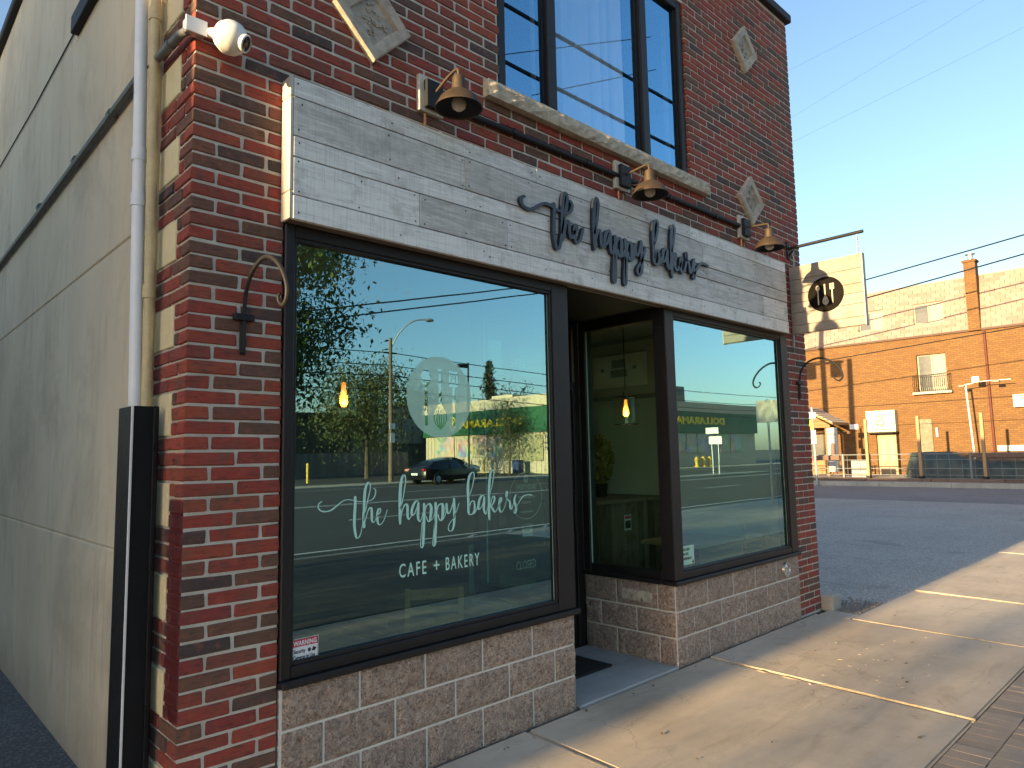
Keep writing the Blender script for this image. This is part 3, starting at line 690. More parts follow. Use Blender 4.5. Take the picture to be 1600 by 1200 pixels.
SCRIPT= [[(648,1360,6),(638,1356,7),(629,1345,6),(630,1330,7),(644,1317,9),(669,1312,11),(698,1318,11),(728,1337,9),(758,1356,7),(784,1361,7),(814,1356,7),(841,1349,6),(868,1347,6),(895,1347,6),(918,1352,6),(934,1367,7),(941,1386,7),(940,1400,7),(929,1410,5)],[(825,1369,15),(825,1331,15),(822,1285,16),(821,1239,15),(826,1201,14),(832,1178,11),(839,1173,7),(850,1180,6),(859,1202,5),(866,1236,4)],[(872,1254,5),(886,1311,4),(897,1357,6),(909,1400,6),(911,1423,7),(904,1437,8),(895,1437,11),(886,1420,14),(879,1389,16),(876,1347,16),(875,1308,16),(873,1266,17),(875,1225,15)],[(877,1235,4),(886,1265,4),(897,1299,7),(909,1314,10),(917,1309,13),(919,1286,14),(919,1259,13),(925,1243,10),(934,1244,5),(945,1260,5)],[(943,1263,5),(964,1283,6),(970,1298,7),(966,1306,9),(957,1303,11),(951,1283,14),(951,1256,14),(955,1236,12),(966,1227,9),(983,1238,5),(997,1264,5),(1009,1297,4)],[(1090,1298,5),(1104,1345,6),(1114,1393,7),(1121,1434,7),(1120,1458,9),(1112,1468,10),(1102,1459,14),(1093,1431,18),(1088,1387,19),(1086,1338,19),(1086,1294,18),(1086,1250,17),(1087,1223,12)],[(1089,1241,5),(1096,1273,6),(1108,1304,8),(1121,1318,12),(1131,1311,16),(1133,1287,16),(1133,1258,15),(1140,1241,11),(1150,1247,6),(1158,1260,5)],[(1199,1329,10),(1189,1330,13),(1174,1317,16),(1162,1293,17),(1158,1269,15),(1164,1258,10),(1178,1269,7),(1191,1295,6),(1199,1315,6)],[(1202,1317,15),(1200,1290,17),(1199,1262,17),(1201,1237,14),(1211,1224,9),(1222,1239,6),(1230,1268,5)],[(1238,1310,16),(1239,1271,18),(1237,1222,18),(1235,1172,16),(1232,1123,16),(1229,1095,11),(1222,1087,7),(1215,1096,6),(1215,1125,6),(1219,1165,5),(1225,1218,5)],[(1240,1267,6),(1251,1295,7),(1264,1309,10),(1277,1308,16),(1285,1289,19),(1282,1255,18),(1276,1227,14),(1267,1219,9),(1258,1228,7),(1254,1245,6)],[(1275,1221,7),(1292,1230,5),(1308,1258,5)],[(1314,1309,18),(1316,1256,19),(1313,1195,19),(1310,1146,18),(1309,1106,15),(1304,1089,9),(1295,1095,8),(1296,1127,6),(1301,1171,6),(1307,1216,6)],[(1319,1260,8),(1329,1290,9),(1342,1304,12),(1358,1303,18),(1364,1283,21),(1362,1252,20),(1354,1222,14),(1344,1219,10),(1335,1231,7),(1330,1249,8)],[(1354,1217,8),(1374,1236,6),(1389,1276,6)],[(1388,1301,15),(1389,1276,17),(1396,1255,14),(1407,1252,9),(1420,1274,8),(1433,1304,9)],[(1440,1325,17),(1441,1283,19),(1441,1236,18),(1439,1200,17),(1432,1170,14),(1419,1156,9),(1403,1160,8),(1399,1175,7),(1409,1198,7),(1433,1221,6),(1454,1256,6),(1475,1301,5)],[(1549,1340,6),(1557,1351,6),(1573,1388,6),(1583,1423,8),(1588,1449,8),(1582,1465,9),(1569,1465,11),(1553,1447,16),(1544,1416,17),(1540,1378,19),(1541,1333,18),(1542,1287,18),(1542,1249,17),(1552,1235,11),(1572,1237,12),(1585,1254,15),(1588,1276,14),(1584,1302,12),(1571,1308,10),(1558,1297,8),(1550,1271,7)],[(1575,1236,9),(1593,1245,7),(1604,1264,6),(1613,1282,5)],[(1657,1332,12),(1641,1331,16),(1625,1313,18),(1617,1286,17),(1616,1263,15),(1624,1259,9),(1640,1273,6),(1653,1299,6),(1661,1318,5)],[(1661,1322,14),(1657,1295,18),(1656,1260,17),(1663,1235,13),(1671,1230,9),(1679,1247,5),(1690,1278,4)],[(1702,1332,5),(1719,1378,5),(1730,1421,8),(1736,1456,8),(1729,1472,11),(1718,1471,14),(1707,1441,18),(1700,1398,20),(1697,1351,19),(1696,1304,19),(1695,1258,19),(1695,1215,17),(1697,1195,8)],[(1700,1253,6),(1711,1288,7),(1720,1315,8),(1731,1325,12),(1739,1316,14),(1734,1294,13),(1719,1276,10),(1709,1270,8)],[(1711,1270,13),(1724,1252,16),(1737,1236,13),(1750,1240,7),(1764,1261,6)],[(1762,1253,4),(1778,1276,7),(1793,1299,9),(1793,1313,10),(1782,1309,14),(1774,1284,17),(1775,1252,17),(1786,1232,12),(1799,1235,7),(1814,1254,5),(1831,1294,5)],[(1831,1294,6),(1839,1320,7),(1842,1342,8),(1837,1348,10),(1830,1337,11),(1833,1312,13),(1848,1295,11),(1859,1285,15),(1861,1263,17),(1865,1246,15),(1875,1246,8),(1890,1277,5),(1908,1320,6)],[(1911,1324,8),(1902,1312,14),(1896,1289,17),(1906,1260,19),(1910,1239,16),(1902,1218,12),(1891,1222,8),(1894,1232,6),(1918,1259,5),(1941,1286,7),(1965,1309,10),(1995,1318,9),(2024,1318,11),(2048,1313,8)]]

def script_word(strokes, fn, thick=0.0, wmin=0.004, wadd=0.0, step=0.00012, wscale=1.0):
    """hand lettered strokes as ribbons with round ends; fn(x, z, d) -> point"""
    mb = MB()
    for si, st in enumerate(strokes):
        pts = crom([(x / 1000, z / 1000, max(w / 1000 * wscale, wmin) + wadd) for x, z, w in st], 5)
        n = len(pts); L = []; Rr = []
        for i, (x, z, w_) in enumerate(pts):
            a = pts[max(i - 1, 0)]; b = pts[min(i + 1, n - 1)]
            dx, dz = b[0] - a[0], b[1] - a[1]; l = math.hypot(dx, dz) or 1e-9
            nx, nz = -dz / l, dx / l
            # widths were traced horizontally: foreshorten them for slanted strokes
            wv = max(w_ * (0.45 + 0.55 * abs(nx)), wmin)
            L.append((x + nx * wv / 2, z + nz * wv / 2)); Rr.append((x - nx * wv / 2, z - nz * wv / 2))
        def cap(i, j):
            c = pts[i]; a = pts[j]; dx, dz = c[0] - a[0], c[1] - a[1]; l = math.hypot(dx, dz) or 1e-9
            wv = math.hypot(L[i][0] - Rr[i][0], L[i][1] - Rr[i][1]) / 2; ang = math.atan2(dz, dx)
            return [(c[0] + wv * math.cos(ang + q), c[1] + wv * math.sin(ang + q)) for q in (-1.05, -0.5, 0, 0.5, 1.05)]
        off = si * step
        outl = Rr + cap(n - 1, n - 2) + L[::-1] + cap(0, 1)
        for q0 in range(n - 1):
            quad = [Rr[q0], Rr[q0 + 1], L[q0 + 1], L[q0]]
            mb.add([fn(x, z, off) for x, z in quad], [(0, 1, 2, 3)])
        for i, j, cc in ((n - 1, n - 2, cap(n - 1, n - 2)), (0, 1, cap(0, 1))):
            ring = ([Rr[i]] + cc + [L[i]]) if i else ([L[i]] + cc + [Rr[i]])
            mb.add([fn(x, z, off) for x, z in ring], [tuple(range(len(ring)))])
        if thick:
            m = len(outl)
            mb.add([fn(x, z, off) for x, z in outl] + [fn(x, z, off - thick) for x, z in outl], [(i, (i + 1) % m, m + (i + 1) % m, m + i) for i in range(m)])
    return mb
def map_sign(x, z, d):
    return (1.877 + (x - 0.629) * 1.488, -0.116 - d, 2.718 + (z - 1.087) * 1.449)
me = script_word(SCRIPT, map_sign, 0.024, 0.0125, 0.0045, 0.00015).mesh('lettering', MAT['letter'], fix=False)
obj('lettering', me, None, sign)

# ---- hanging blade sign
hs = empty('hanging_sign', (5.72, -0.35, 2.68), label='square plank blade sign with round black utensil emblem hanging from an iron arm', cat='hanging sign')
zz = [2.680, 2.762, 2.885, 2.985, 3.075, 3.215, 3.350]; rh = random.Random(8)
for z0, z1 in zip(zz[:-1], zz[1:]):
    MB().cbox(5.700, 5.722, -0.690, -0.010, z0 + .0015, z1 - .0015, 0.002).obj('plank', MAT['signplank'], hs)
    MB().cbox(5.735, 5.757, -0.690, -0.010, z0 + .0015, z1 - .0015, 0.002).obj('plank', MAT['signplank'], hs)
fr = MB(); fr.cbox(5.7225, 5.7345, -0.700, -0.005, 2.676, 3.354, 0.001); fr.cbox(5.698, 5.760, -0.703, -0.6905, 2.676, 3.354, 0.002)
fr.obj('edge_frame', MAT['whitewood'], hs)
em = MB(); MX = Matrix.Rotation(R(-90), 3, 'Y')
EC = (5.699, -0.354, 3.02)
em.lathe([(0.0, 0.010), (0.163, 0.010), (0.168, 0.006), (0.168, 0.0)], EC, 48, MX)
emo = em.obj('emblem_disc', MAT['emblem'], hs)
def utens(fn, parent, m, thick, sc=1.0):
    """spoon, whisk, spatula; local u right, v up, in units of the disc radius"""
    sp = MB(); c = [(-0.43 + 0.12 * math.cos(a), 0.43 + 0.17 * math.sin(a)) for a in [2 * math.pi * i / 16 for i in range(16)]]
    sp.prism(c, fn, 0, thick); sp.prism([(-0.465, -0.62), (-0.395, -0.62), (-0.395, 0.28), (-0.465, 0.28)], fn, 0.0002, thick * 0.9); sp.obj('spoon', m, parent)
    wk = MB(); wk.prism([(-0.035, -0.05), (0.035, -0.05), (0.035, 0.62), (-0.035, 0.62)], fn, 0, thick)
    for wdt in (0.17, 0.10, 0.03):
        lp = []
        for i in range(15):
            a = math.pi * i / 14; lp.append((wdt * math.sin(a) * (1 if i <= 14 else 1), -0.02 - 0.70 * (i / 14)))
        arc = [(wdt * math.sin(math.pi * (i / 14) ** 1.5), -0.02 - 0.68 * i / 14) for i in range(15)]
        for sg in (1, -1):
            P = [(sg * x, y) for x, y in arc]
            for (xa, ya), (xb, yb) in zip(P[:-1], P[1:]):
                l = math.hypot(xb - xa, yb - ya) or 1; nx, ny = -(yb - ya) / l * 0.018, (xb - xa) / l * 0.018
                wk.prism([(xa - nx, ya - ny), (xb - nx, yb - ny), (xb + nx, yb + ny), (xa + nx, ya + ny)], fn, 0, thick * 0.8)
    wk.obj('whisk', m, parent)
    st = MB(); st.prism([(0.395, -0.62), (0.465, -0.62), (0.465, 0.24), (0.395, 0.24)], fn, 0.0002, thick * 0.9)
    for a, b in ((0.30, 0.345), (0.375, 0.41), (0.45, 0.485), (0.515, 0.56)): st.prism([(a, 0.33), (b, 0.33), (b, 0.55), (a, 0.55)], fn, 0, thick)
    st.prism([(0.30, 0.24), (0.56, 0.24), (0.56, 0.33), (0.30, 0.33)], fn, 0, thick); st.prism([(0.30, 0.55), (0.56, 0.55), (0.56, 0.60), (0.30, 0.60)], fn, 0, thick)
    st.obj('spatula', m, parent)
utens(lambda u, v, d: (EC[0] - 0.0102 - d, EC[1] - u * 0.155, EC[2] + v * 0.155), emo, plain('utensil_wood', (0.55, 0.46, 0.34), 0.7, 0.2, 20), 0.006)
ar = MB(); ar.tube([(5.72, 0.01, 3.545), (5.72, -0.72, 3.552)], 0.016, 10); ar.cbox(5.69, 5.75, -0.012, 0.0, 3.44, 3.62, 0.003); ar.tube([(5.72, -0.008, 3.47), (5.72, -0.06, 3.52)], 0.01, 8)
ar.obj('iron_arm', MAT['black'], hs)
def chain(y):
    c = MB(); z = 3.535; k = 0
    while z > 3.36:
        pts = []
        for i in range(9):
            a = 2 * math.pi * i / 8; u = 0.009 * math.cos(a); v = 0.017 * math.sin(a)
            pts.append((5.72 + (u if k % 2 else 0), y + (0 if k % 2 else u), z - 0.017 + v))
        c.tube(pts, 0.0028, 5, cap=False); z -= 0.025; k += 1
    c.obj('chain', MAT['galv'], hs)
chain(-0.665); chain(-0.06)
cl = MB(); cl.cbox(5.708, 5.718, -0.02, -0.005, 2.555, 2.675, 0.002); cl.cbox(5.708, 5.718, -0.0045, 0.0, 2.56, 2.60, 0.002); cl.obj('wall_clip', MAT['galv'], hs)

# ---- gooseneck lamps
def lamp(cx, drop=0.0):
    t = empty('wall_lamp', (cx, -0.01, 3.45))
    MB().cbox(cx - .085, cx + .085, -0.030, -0.001, 3.455, 3.665, 0.004).obj('white_board', MAT['whitewood'], t)
    MB().cbox(cx - .055, cx + .060, -0.062, -0.0305, 3.475, 3.635, 0.004).obj('wall_box', MAT['black'], t)
    a = MB(); a.tube(crom([(cx + .01, -0.06, 3.575 - drop * .15), (cx + .01, -0.15, 3.612 - drop * .7), (cx + .012, -0.225, 3.632 - drop), (cx + .013, -0.247, 3.622 - drop), (cx + .013, -0.25, 3.585 - drop)], 5), 0.0085, 8); a.obj('arm', MAT['rust'], t)
    w_ = MB(); w_.tube(crom([(cx + .035, -0.06, 3.50), (cx + .06, -0.12, 3.49), (cx + .05, -0.17, 3.56), (cx + .02, -0.20, 3.62)], 5), 0.002, 5); w_.obj('wire', MAT['rust'], t)
    c = (cx + .013, -0.25, -drop)
    s_ = MB(); s_.lathe([(0.0, 3.590), (0.018, 3.589), (0.031, 3.582), (0.034, 3.574), (0.036, 3.545), (0.040, 3.506), (0.047, 3.503), (0.050, 3.496), (0.075, 3.484), (0.101, 3.460), (0.118, 3.428), (0.127, 3.412), (0.129, 3.405), (0.123, 3.406),
                         (0.112, 3.428), (0.096, 3.454), (0.070, 3.477), (0.036, 3.496), (0.030, 3.530), (0.0, 3.532)], c, 40); s_.obj('shade', MAT['rust'], t)
    i_ = MB(); i_.lathe([(0.1195, 3.410), (0.109, 3.429), (0.093, 3.4515), (0.067, 3.4735), (0.034, 3.492)], c, 40); i_.obj('shade_lining', MAT['black'], t)
    b_ = MB(); b_.lathe([(0.0, 3.392), (0.018, 3.395), (0.034, 3.408), (0.040, 3.428), (0.036, 3.450), (0.020, 3.478), (0.014, 3.50)], c, 24); b_.obj('bulb', plain('opal_bulb', (0.62, 0.50, 0.36), 0.25, 0.15, 60), t)
    p_ = MB(); p_.tube([(cx - .035, -0.012, 3.455), (cx - .035, -0.012, 3.342)], 0.008, 8); p_.obj('feed_pipe', plain('copper_pipe', (0.35, 0.17, 0.07), 0.4, 0.2, 10, metal=0.4), t)
    return t
l1 = lamp(1.275); tag(l1, 'rusty gooseneck wall lamp nearest the corner camera, above the left end of the plank sign', 'wall lamp', 'gooseneck lamps above the plank sign')
for cx, lb in ((3.01, 'middle rusty gooseneck wall lamp, just under the right half of the stone window sill'), (4.80, 'rusty gooseneck wall lamp beside the hanging sign, below a stone diamond')):
    c = lamp(cx, 0.045 if cx < 4 else 0.085); tag(c, lb, 'wall lamp', 'gooseneck lamps above the plank sign')

# conduit running between the lamps
c = MB(); c.tube([(1.36, -0.022, 3.545), (4.715, -0.022, 3.565)], 0.020, 10)
o = c.obj('conduit_pipe', MAT['black']); tag(o, 'straight black conduit pipe joining the wall lamps under the stone sill', 'conduit')
for x in (1.9, 2.6, 3.6, 4.3): MB().cbox(x, x + 0.02, -0.046, 0.0, 3.535, 3.572, 0.002).obj('pipe_strap', MAT['black'], o)

# ---- security camera on the corner
sc_ = empty('security_camera', (0.05, -0.01, 3.40), label='cream ball security camera on a grey junction box at the brick corner', cat='security camera')
MB().cbox(-0.038, 0.044, -0.050, -0.001, 3.385, 3.445, 0.006).obj('junction_box', MAT['galv'], sc_)
MB().cbox(-0.042, 0.048, -0.055, -0.0505, 3.381, 3.449, 0.004).obj('box_lid', MAT['pvc'], sc_)
nk = MB(); nk.tube([(0.044, -0.03, 3.412), (0.085, -0.065, 3.405)], [0.018, 0.026], 12); nk.obj('neck', MAT['white'], sc_)
CM = Vector((0.62, -0.66, -0.42)).normalized().to_track_quat('Z', 'Y').to_matrix()
cb = MB(); cb.lathe([(0.0, -0.072), (0.03, -0.066), (0.055, -0.048), (0.070, -0.020), (0.073, -0.003), (0.0715, -0.002), (0.0715, 0.002), (0.073, 0.003), (0.068, 0.028), (0.055, 0.048), (0.040, 0.060)], (0.13, -0.10, 3.39), 32, CM); cb.obj('ball_housing', MAT['white'], sc_)
cc = MB(); cc.lathe([(0.040, 0.058), (0.039, 0.078), (0.034, 0.082), (0.033, 0.074)], (0.13, -0.10, 3.39), 28, CM); cc.obj('lens_collar', MAT['white'], sc_)
cn = MB(); cn.lathe([(0.0335, 0.073), (0.02, 0.070), (0.0, 0.069)], (0.13, -0.10, 3.39), 24, CM); cn.obj('lens', plain('lens_glass', (0.01, 0.01, 0.012), 0.08, 0.1, 5), sc_)
# grey conduit from the camera box back along the alley side
c = MB(); c.tube([(-0.022, -0.02, 3.395), (-0.026, 0.06, 3.415), (-0.028, 0.42, 3.44)], 0.018, 10); c.tube([(-0.027, 0.17, 3.422), (-0.027, 0.20, 3.424)], 0.023, 10); c.tube([(-0.03, 0.42, 3.44), (-0.05, 0.455, 3.42), (-0.05, 0.46, 3.38)], 0.006, 6)
o = c.obj('camera_conduit', MAT['greypipe']); tag(o, 'short grey conduit running from the camera box to the tan pipe', 'conduit')

# ---- pipes and steel guard on the alley side
c = MB(); c.tube([(-0.075, 0.485, 3.75), (-0.075, 0.40, 2.2), (-0.075, 0.37, 1.70)], 0.038, 16)
c = MB(); c.tube([(-0.07, 0.485, 6.0), (-0.07, 0.483, 3.77), (-0.07, 0.37, 1.79), (-0.07, 0.37, -0.02)], 0.028, 16)
o = c.obj('white_drainpipe', MAT['pvc']); tag(o, 'white plastic drainpipe running down the stucco side wall', 'drainpipe')
for z in (2.76, 2.98, 4.3):
    y = 0.37 + (z - 1.79) * 0.0571; b = MB(); b.tube([(-0.07, y, z - .03), (-0.07, y + .001, z + .03)], 0.033, 16); b.obj('pipe_coupling', MAT['pvc'], o)
c = MB(); c.tube([(-0.036, 0.39, 6.0), (-0.036, 0.385, 3.72), (-0.036, 0.335, 2.01), (-0.036, 0.333, 1.78)], 0.023, 12)
for z, y in ((3.66, 0.383), (2.32, 0.344)): c.tube([(-0.036, y, z - .03), (-0.036, y + .002, z + .03)], 0.028, 12)
o = c.obj('tan_pipe', MAT['tan']); tag(o, 'tan painted service pipe beside the white drainpipe', 'pipe')
g = empty('corner_guard', (-0.06, 0.31, -0.05), label='tall black steel guard channel shielding the foot of the pipes', cat='pipe guard')
MB().cbox(-0.110, -0.008, 0.242, 0.248, -0.08, 1.80, 0.002).obj('front_plate', MAT['steel'], g)
MB().cbox(-0.116, -0.1105, 0.242, 0.44, -0.08, 1.80, 0.002).obj('side_plate', MAT['steel'], g)
MB().cbox(-0.034, -0.018, 0.225, 0.2415, -0.08, 1.80, 0.002).obj('stiffener', MAT['steel'], g)
MB().cbox(-0.120, -0.1105, 0.236, 0.2415, -0.08, 1.80, 0.001).obj('white_edge', MAT['pvc'], g)
bo = MB()
for z in (0.55, 1.1, 1.62): bo.lathe([(0.0, 0.012), (0.008, 0.010), (0.010, 0.0)], (-0.026, 0.225, z), 8, Matrix.Rotation(R(90), 3, 'X'))
bo.obj('bolt', MAT['steel'], g)['kind'] = 'stuff'
c = MB(); c.tube([(-0.03, 0.62, 3.46), (-0.03, 3.2, 3.42), (-0.03, 13.0, 3.36)], 0.022, 8)
for y in (1.1, 1.9, 3.0): c.tube([(-0.03, y, 3.452), (-0.03, y + .05, 3.452)], 0.028, 8)
o = c.obj('dark_conduit', MAT['greypipe']); tag(o, 'dark conduit running level along the beige stucco wall', 'conduit')
c = MB(); c.cbox(-0.05, 0.0, 1.2, 2.16, 4.40, 4.52, 0.004); o = c.obj('cable_trunking', MAT['black']); tag(o, 'black cable trunking high on the stucco wall near its top', 'cable trunking')
c = MB(); c.tube([(-0.012, 2.16, 4.46), (-0.012, 3.6, 4.46), (-0.012, 5.6, 4.52), (-0.012, 13.0, 4.55)], 0.005, 5); o = c.obj('thin_cable', MAT['black']); tag(o, 'thin black cable leaving the trunking along the stucco wall', 'cable')

# ---- plant hanger hooks
def hook(x, big=1.0):
    h = empty('plant_hook', (x, 0.0, 2.04))
    a = MB(); P = [(x, -0.012, 2.03), (x, -0.014, 2.12), (x, -0.016, 2.185), (x, -0.03, 2.28), (x, -0.075, 2.355), (x, -0.15, 2.398), (x, -0.235, 2.408), (x, -0.32, 2.372), (x, -0.385, 2.315), (x, -0.425, 2.25), (x, -0.425, 2.20), (x, -0.395, 2.175), (x, -0.36, 2.19), (x, -0.35, 2.215), (x, -0.365, 2.228)]
    a.tube(crom(P, 4), [0.0095] * 45 + [0.0065] * 12, 8); a.obj('curved_arm', MAT['black'], h)
    b = MB(); b.cbox(x - .045, x + .045, -0.028, -0.0005, 2.168, 2.198, 0.003); b.cbox(x - .014, x + .014, -0.010, -0.0005, 2.02, 2.17, 0.003); b.obj('wall_bracket', MAT['black'], h)
    return h
h1 = hook(0.247); tag(h1, 'black iron plant hook on the brick pier left of the large window', 'plant hook', 'iron plant hooks on the brick piers')
h2 = copy_tree(h1); h2.location = (5.78, 0.0, 2.06); h2['label'] = 'black iron plant hook on the narrow right pier below the hanging sign'

# ---- stickers and vinyl lettering on the glass
GY = 0.0185
def fw(x, z, d): return (x, GY - d, z)
o = script_word(SCRIPT, fw, 0, 0.0028, 0.0, 0.00006).obj('script_lettering', MAT['mint'], fix=False)
tag(o, 'mint script lettering across the middle of the large window', 'window lettering')
U, V = (1, 0, 0), (0, 0, 1)
cf = empty('cafe_lettering', (1.34, GY, 0.95), label='mint capitals reading cafe and bakery beneath the script', cat='window lettering')
for tx, x0, wd, zo in (('CAFE', 1.078, 0.170, 0), ('+', 1.295, 0.038, 0), ('BAKERY', 1.376, 0.238, 0)):
    obj('word', text_mesh(tx, 0.098, (x0, GY, 0.952 + zo), U, V, 0.60, 0.0005, 0.0006, 'LEFT', 1.32, wd), MAT['mint'], cf)
# frosted disc with knocked-out utensils
CX, CZ, CR = 1.352, 1.882, 0.222
def dec(u, v, d): return (CX + u * CR, GY - d, CZ + v * CR)
dk = MB()
def circle(n=64): return [(math.cos(2 * math.pi * i / n), math.sin(2 * math.pi * i / n)) for i in range(n)]
disc_holes = True
bmd = bmesh.new()
gm = 220
def inside_ut(u, v):
    if ((u + 0.43) / 0.14) ** 2 + ((v - 0.46) / 0.20) ** 2 < 1: return True
    for c0 in (-0.43, 0.43):
        if abs(u - c0) < 0.042 and -0.70 < v < 0.45: return True
    if abs(u) < 0.042 and -0.12 < v < 0.70: return True
    if 0.29 < u < 0.57 and 0.26 < v < 0.66:
        if v > 0.61 or v < 0.34: return True
        return not any(abs(u - q) < 0.016 for q in (0.365, 0.43, 0.495))
    if -0.80 < v <= -0.06:
        s_ = (-0.06 - v) / 0.74
        for wd_ in (0.19, 0.11, 0.035):
            x = wd_ * math.sin(math.pi * s_ ** 1.45) if s_ < 1 else 0
            if abs(abs(u) - x) < 0.016: return True
    return False
# rows of strips: one quad per run of covered cells
for j in range(gm):
    v0 = -1 + 2 * j / gm; v1 = v0 + 2 / gm; vm = (v0 + v1) / 2
    h = math.sqrt(max(0, 1 - vm * vm)); us = [-h]; inside = inside_ut(-h, vm); cur = -h
    n = 260; runs = []; on = not inside; st_ = -h
    for i in range(1, n + 1):
        u = -h + 2 * h * i / n; a = not inside_ut(u, vm)
        if a != on:
            if on: runs.append((st_, u))
            st_ = u; on = a
    if on: runs.append((st_, h))
    for a, b in runs:
        if b - a > 1e-3: dk.add([dec(a, v0, 0), dec(b, v0, 0), dec(b, v1, 0), dec(a, v1, 0)], [(0, 1, 2, 3)])
o = dk.obj('round_decal', MAT['frost'], fix=False); tag(o, 'frosted round window decal with spoon, whisk and spatula shapes', 'window decal')

def card(name, x0, x1, z0, z1, y, m, label, cat, lines, thick=0.0012):
    t = MB().box(x0, x1, y - thick, y, z0, z1).obj(name, m); tag(t, label, cat); return t
WY = GY
st = card('warning_sticker', 0.5025, 0.6345, 0.655, 0.757, WY, MAT['paper'], 'red and white security warning sticker in the lower left corner of the large window', 'sticker', None)
MB().box(0.5065, 0.6305, WY - .0022, WY - .0014, 0.722, 0.753).obj('red_band', MAT['red'], st)
bd = MB()
for a in ((0.5045, 0.506, 0.657, 0.755), (0.631, 0.6325, 0.657, 0.755), (0.506, 0.631, 0.657, 0.6585), (0.506, 0.631, 0.7535, 0.755)): bd.box(a[0], a[1], WY - .0020, WY - .0013, a[2], a[3])
bd.obj('border', MAT['ink'], st)
obj('print', text_mesh('WARNING', 0.0285, (0.5685, WY - .0028, 0.7275), U, V, 0.82, 0.0002, 0.0008, 'CENTER'), MAT['paper'], st)
obj('print', text_mesh('Security', 0.0245, (0.5125, WY - .0020, 0.694), U, V, 0.72, 0.0002, 0.0005), MAT['ink'], st)
obj('print', text_mesh('Cameras in Use', 0.0245, (0.5105, WY - .0020, 0.667), U, V, 0.68, 0.0002, 0.0005), MAT['ink'], st)
cp = MB()
cp.prism([(0.5895 + 0.008 * math.cos(a), 0.7005 + 0.009 * math.sin(a)) for a in [i * math.pi / 5 for i in range(10)]], lambda u, v, d: (u, WY - .0014 - d, v), 0, .0006)
cp.prism([(0.6005, 0.694), (0.6165, 0.692), (0.6245, 0.704), (0.6085, 0.712)], lambda u, v, d: (u, WY - .0014 - d, v), 0, .0006); cp.obj('camera_symbol', MAT['ink'], st)
nt_ = card('cash_notice', 3.632, 3.806, 0.700, 0.842, WY, MAT['papermint'], 'pale notice with three printed lines low in the right window beside its post', 'notice', None)
for i, tx in enumerate(('NO CASH', 'ON SITE', 'OVERNIGHT')):
    obj('print', text_mesh(tx, 0.026, (3.645, WY - .002, 0.806 - i * 0.034), U, V, 0.85, 0.0002, 0.0008), MAT['ink'], nt_)
MB().prism([(3.775, 0.706), (3.798, 0.706), (3.798, 0.716), (3.786, 0.732), (3.775, 0.716)], lambda u, v, d: (u, WY - .0014 - d, v), 0, .0006).obj('print', MAT['ink'], nt_)
# on the door glass, seen through the large window
DY = 0.893
MAT['vinyl'] = plain('white_vinyl', (0.80, 0.80, 0.78), 0.5, 0.03, 8)
hr = empty('shop_hours_decal', (2.865, DY, 1.06), label='mint ring decal of shop hours on the entrance door glass', cat='door decal')
rg = MB(); n = 64
for i in range(n):
    a, b = 2 * math.pi * i / n, 2 * math.pi * (i + 1) / n
    P = lambda r, q: (2.865 + r * 0.178 * math.cos(q), DY, 1.242 + r * 0.181 * math.sin(q))
    rg.add([P(1, a), P(1, b), P(0.968, b), P(0.968, a)], [(0, 1, 2, 3)])
rg.obj('ring', MAT['vinyl'], hr, fix=False)
rg = MB(); rg.prism([(2.865 + 0.026 * math.cos(2 * math.pi * i / 20), 1.372 + 0.031 * math.sin(2 * math.pi * i / 20)) for i in range(20)], lambda u, v, d: (u, DY - d, v), 0, 0.0006); ro = rg.obj('badge', MAT['vinyl'], hr)
bg_ = MB()
for x in (2.855, 2.865, 2.875): bg_.box(x - .002, x + .002, DY - .0012, DY - .0008, 1.355, 1.39)
bg_.obj('badge_print', MAT['ink'], ro)
for tx, sz, z in (('SHOP HOURS', 0.058, 1.290), ('TUESDAY-SATURDAY 8-6', 0.027, 1.222), ('SUNDAY 8-4', 0.027, 1.180), ('THEHAPPYBAKERS.COM', 0.020, 1.112)):
    obj('print', text_mesh(tx, sz, (2.865, DY - .0004, z), U, V, 0.62, 0.0002, 0.0006, 'CENTER'), MAT['vinyl'], hr)
MB().box(2.77, 2.96, DY - .0004, DY, 1.266, 1.270).obj('rule', MAT['vinyl'], hr)
st2 = card('small_warning_sticker', 2.815, 2.924, 0.93, 1.025, DY, MAT['paper'], 'small pale warning sticker on the door glass below the shop hours', 'sticker', None)
MB().box(2.82, 2.919, DY - .002, DY - .0013, 0.993, 1.019).obj('print', plain('dull_print', (0.16, 0.12, 0.12), 0.6, 0.1, 8), st2)
for i, tx in enumerate(('Security', 'Cameras in Use')): obj('print', text_mesh(tx, 0.022, (2.87, DY - .002, 0.967 - i * 0.022), U, V, 0.62, 0.0002, 0.0004, 'CENTER'), MAT['ink'], st2)
o = obj('closed_lettering', text_mesh('CLOSED', 0.088, (2.74, DY - .0005, 0.69), U, V, 0.66, 0.0003, 0.0), MAT['vinyl']); tag(o, 'thin mint lettering reading closed, low on the door glass', 'door lettering')
o = obj('number_lettering', text_mesh('3483', 0.115, (2.72, 0.903, 2.24), U, V, 0.78, 0.0003, 0.001), MAT['vinyl']); tag(o, 'pale street number on the glass above the entrance door', 'number lettering')
nb = MB().box(2.392, 2.60, 1.02, 1.03, 0.55, 0.90).obj('pale_board', MAT['paper']); tag(nb, 'plain pale board inside the shop behind the entrance door frame', 'board')

# door mat
o = MB().cbox(2.50, 3.17, 0.34, 0.84, 0.006, 0.020, 0.004).obj('door_mat', MAT['mat']); tag(o, 'black rubber door mat in the recessed entrance', 'door mat')

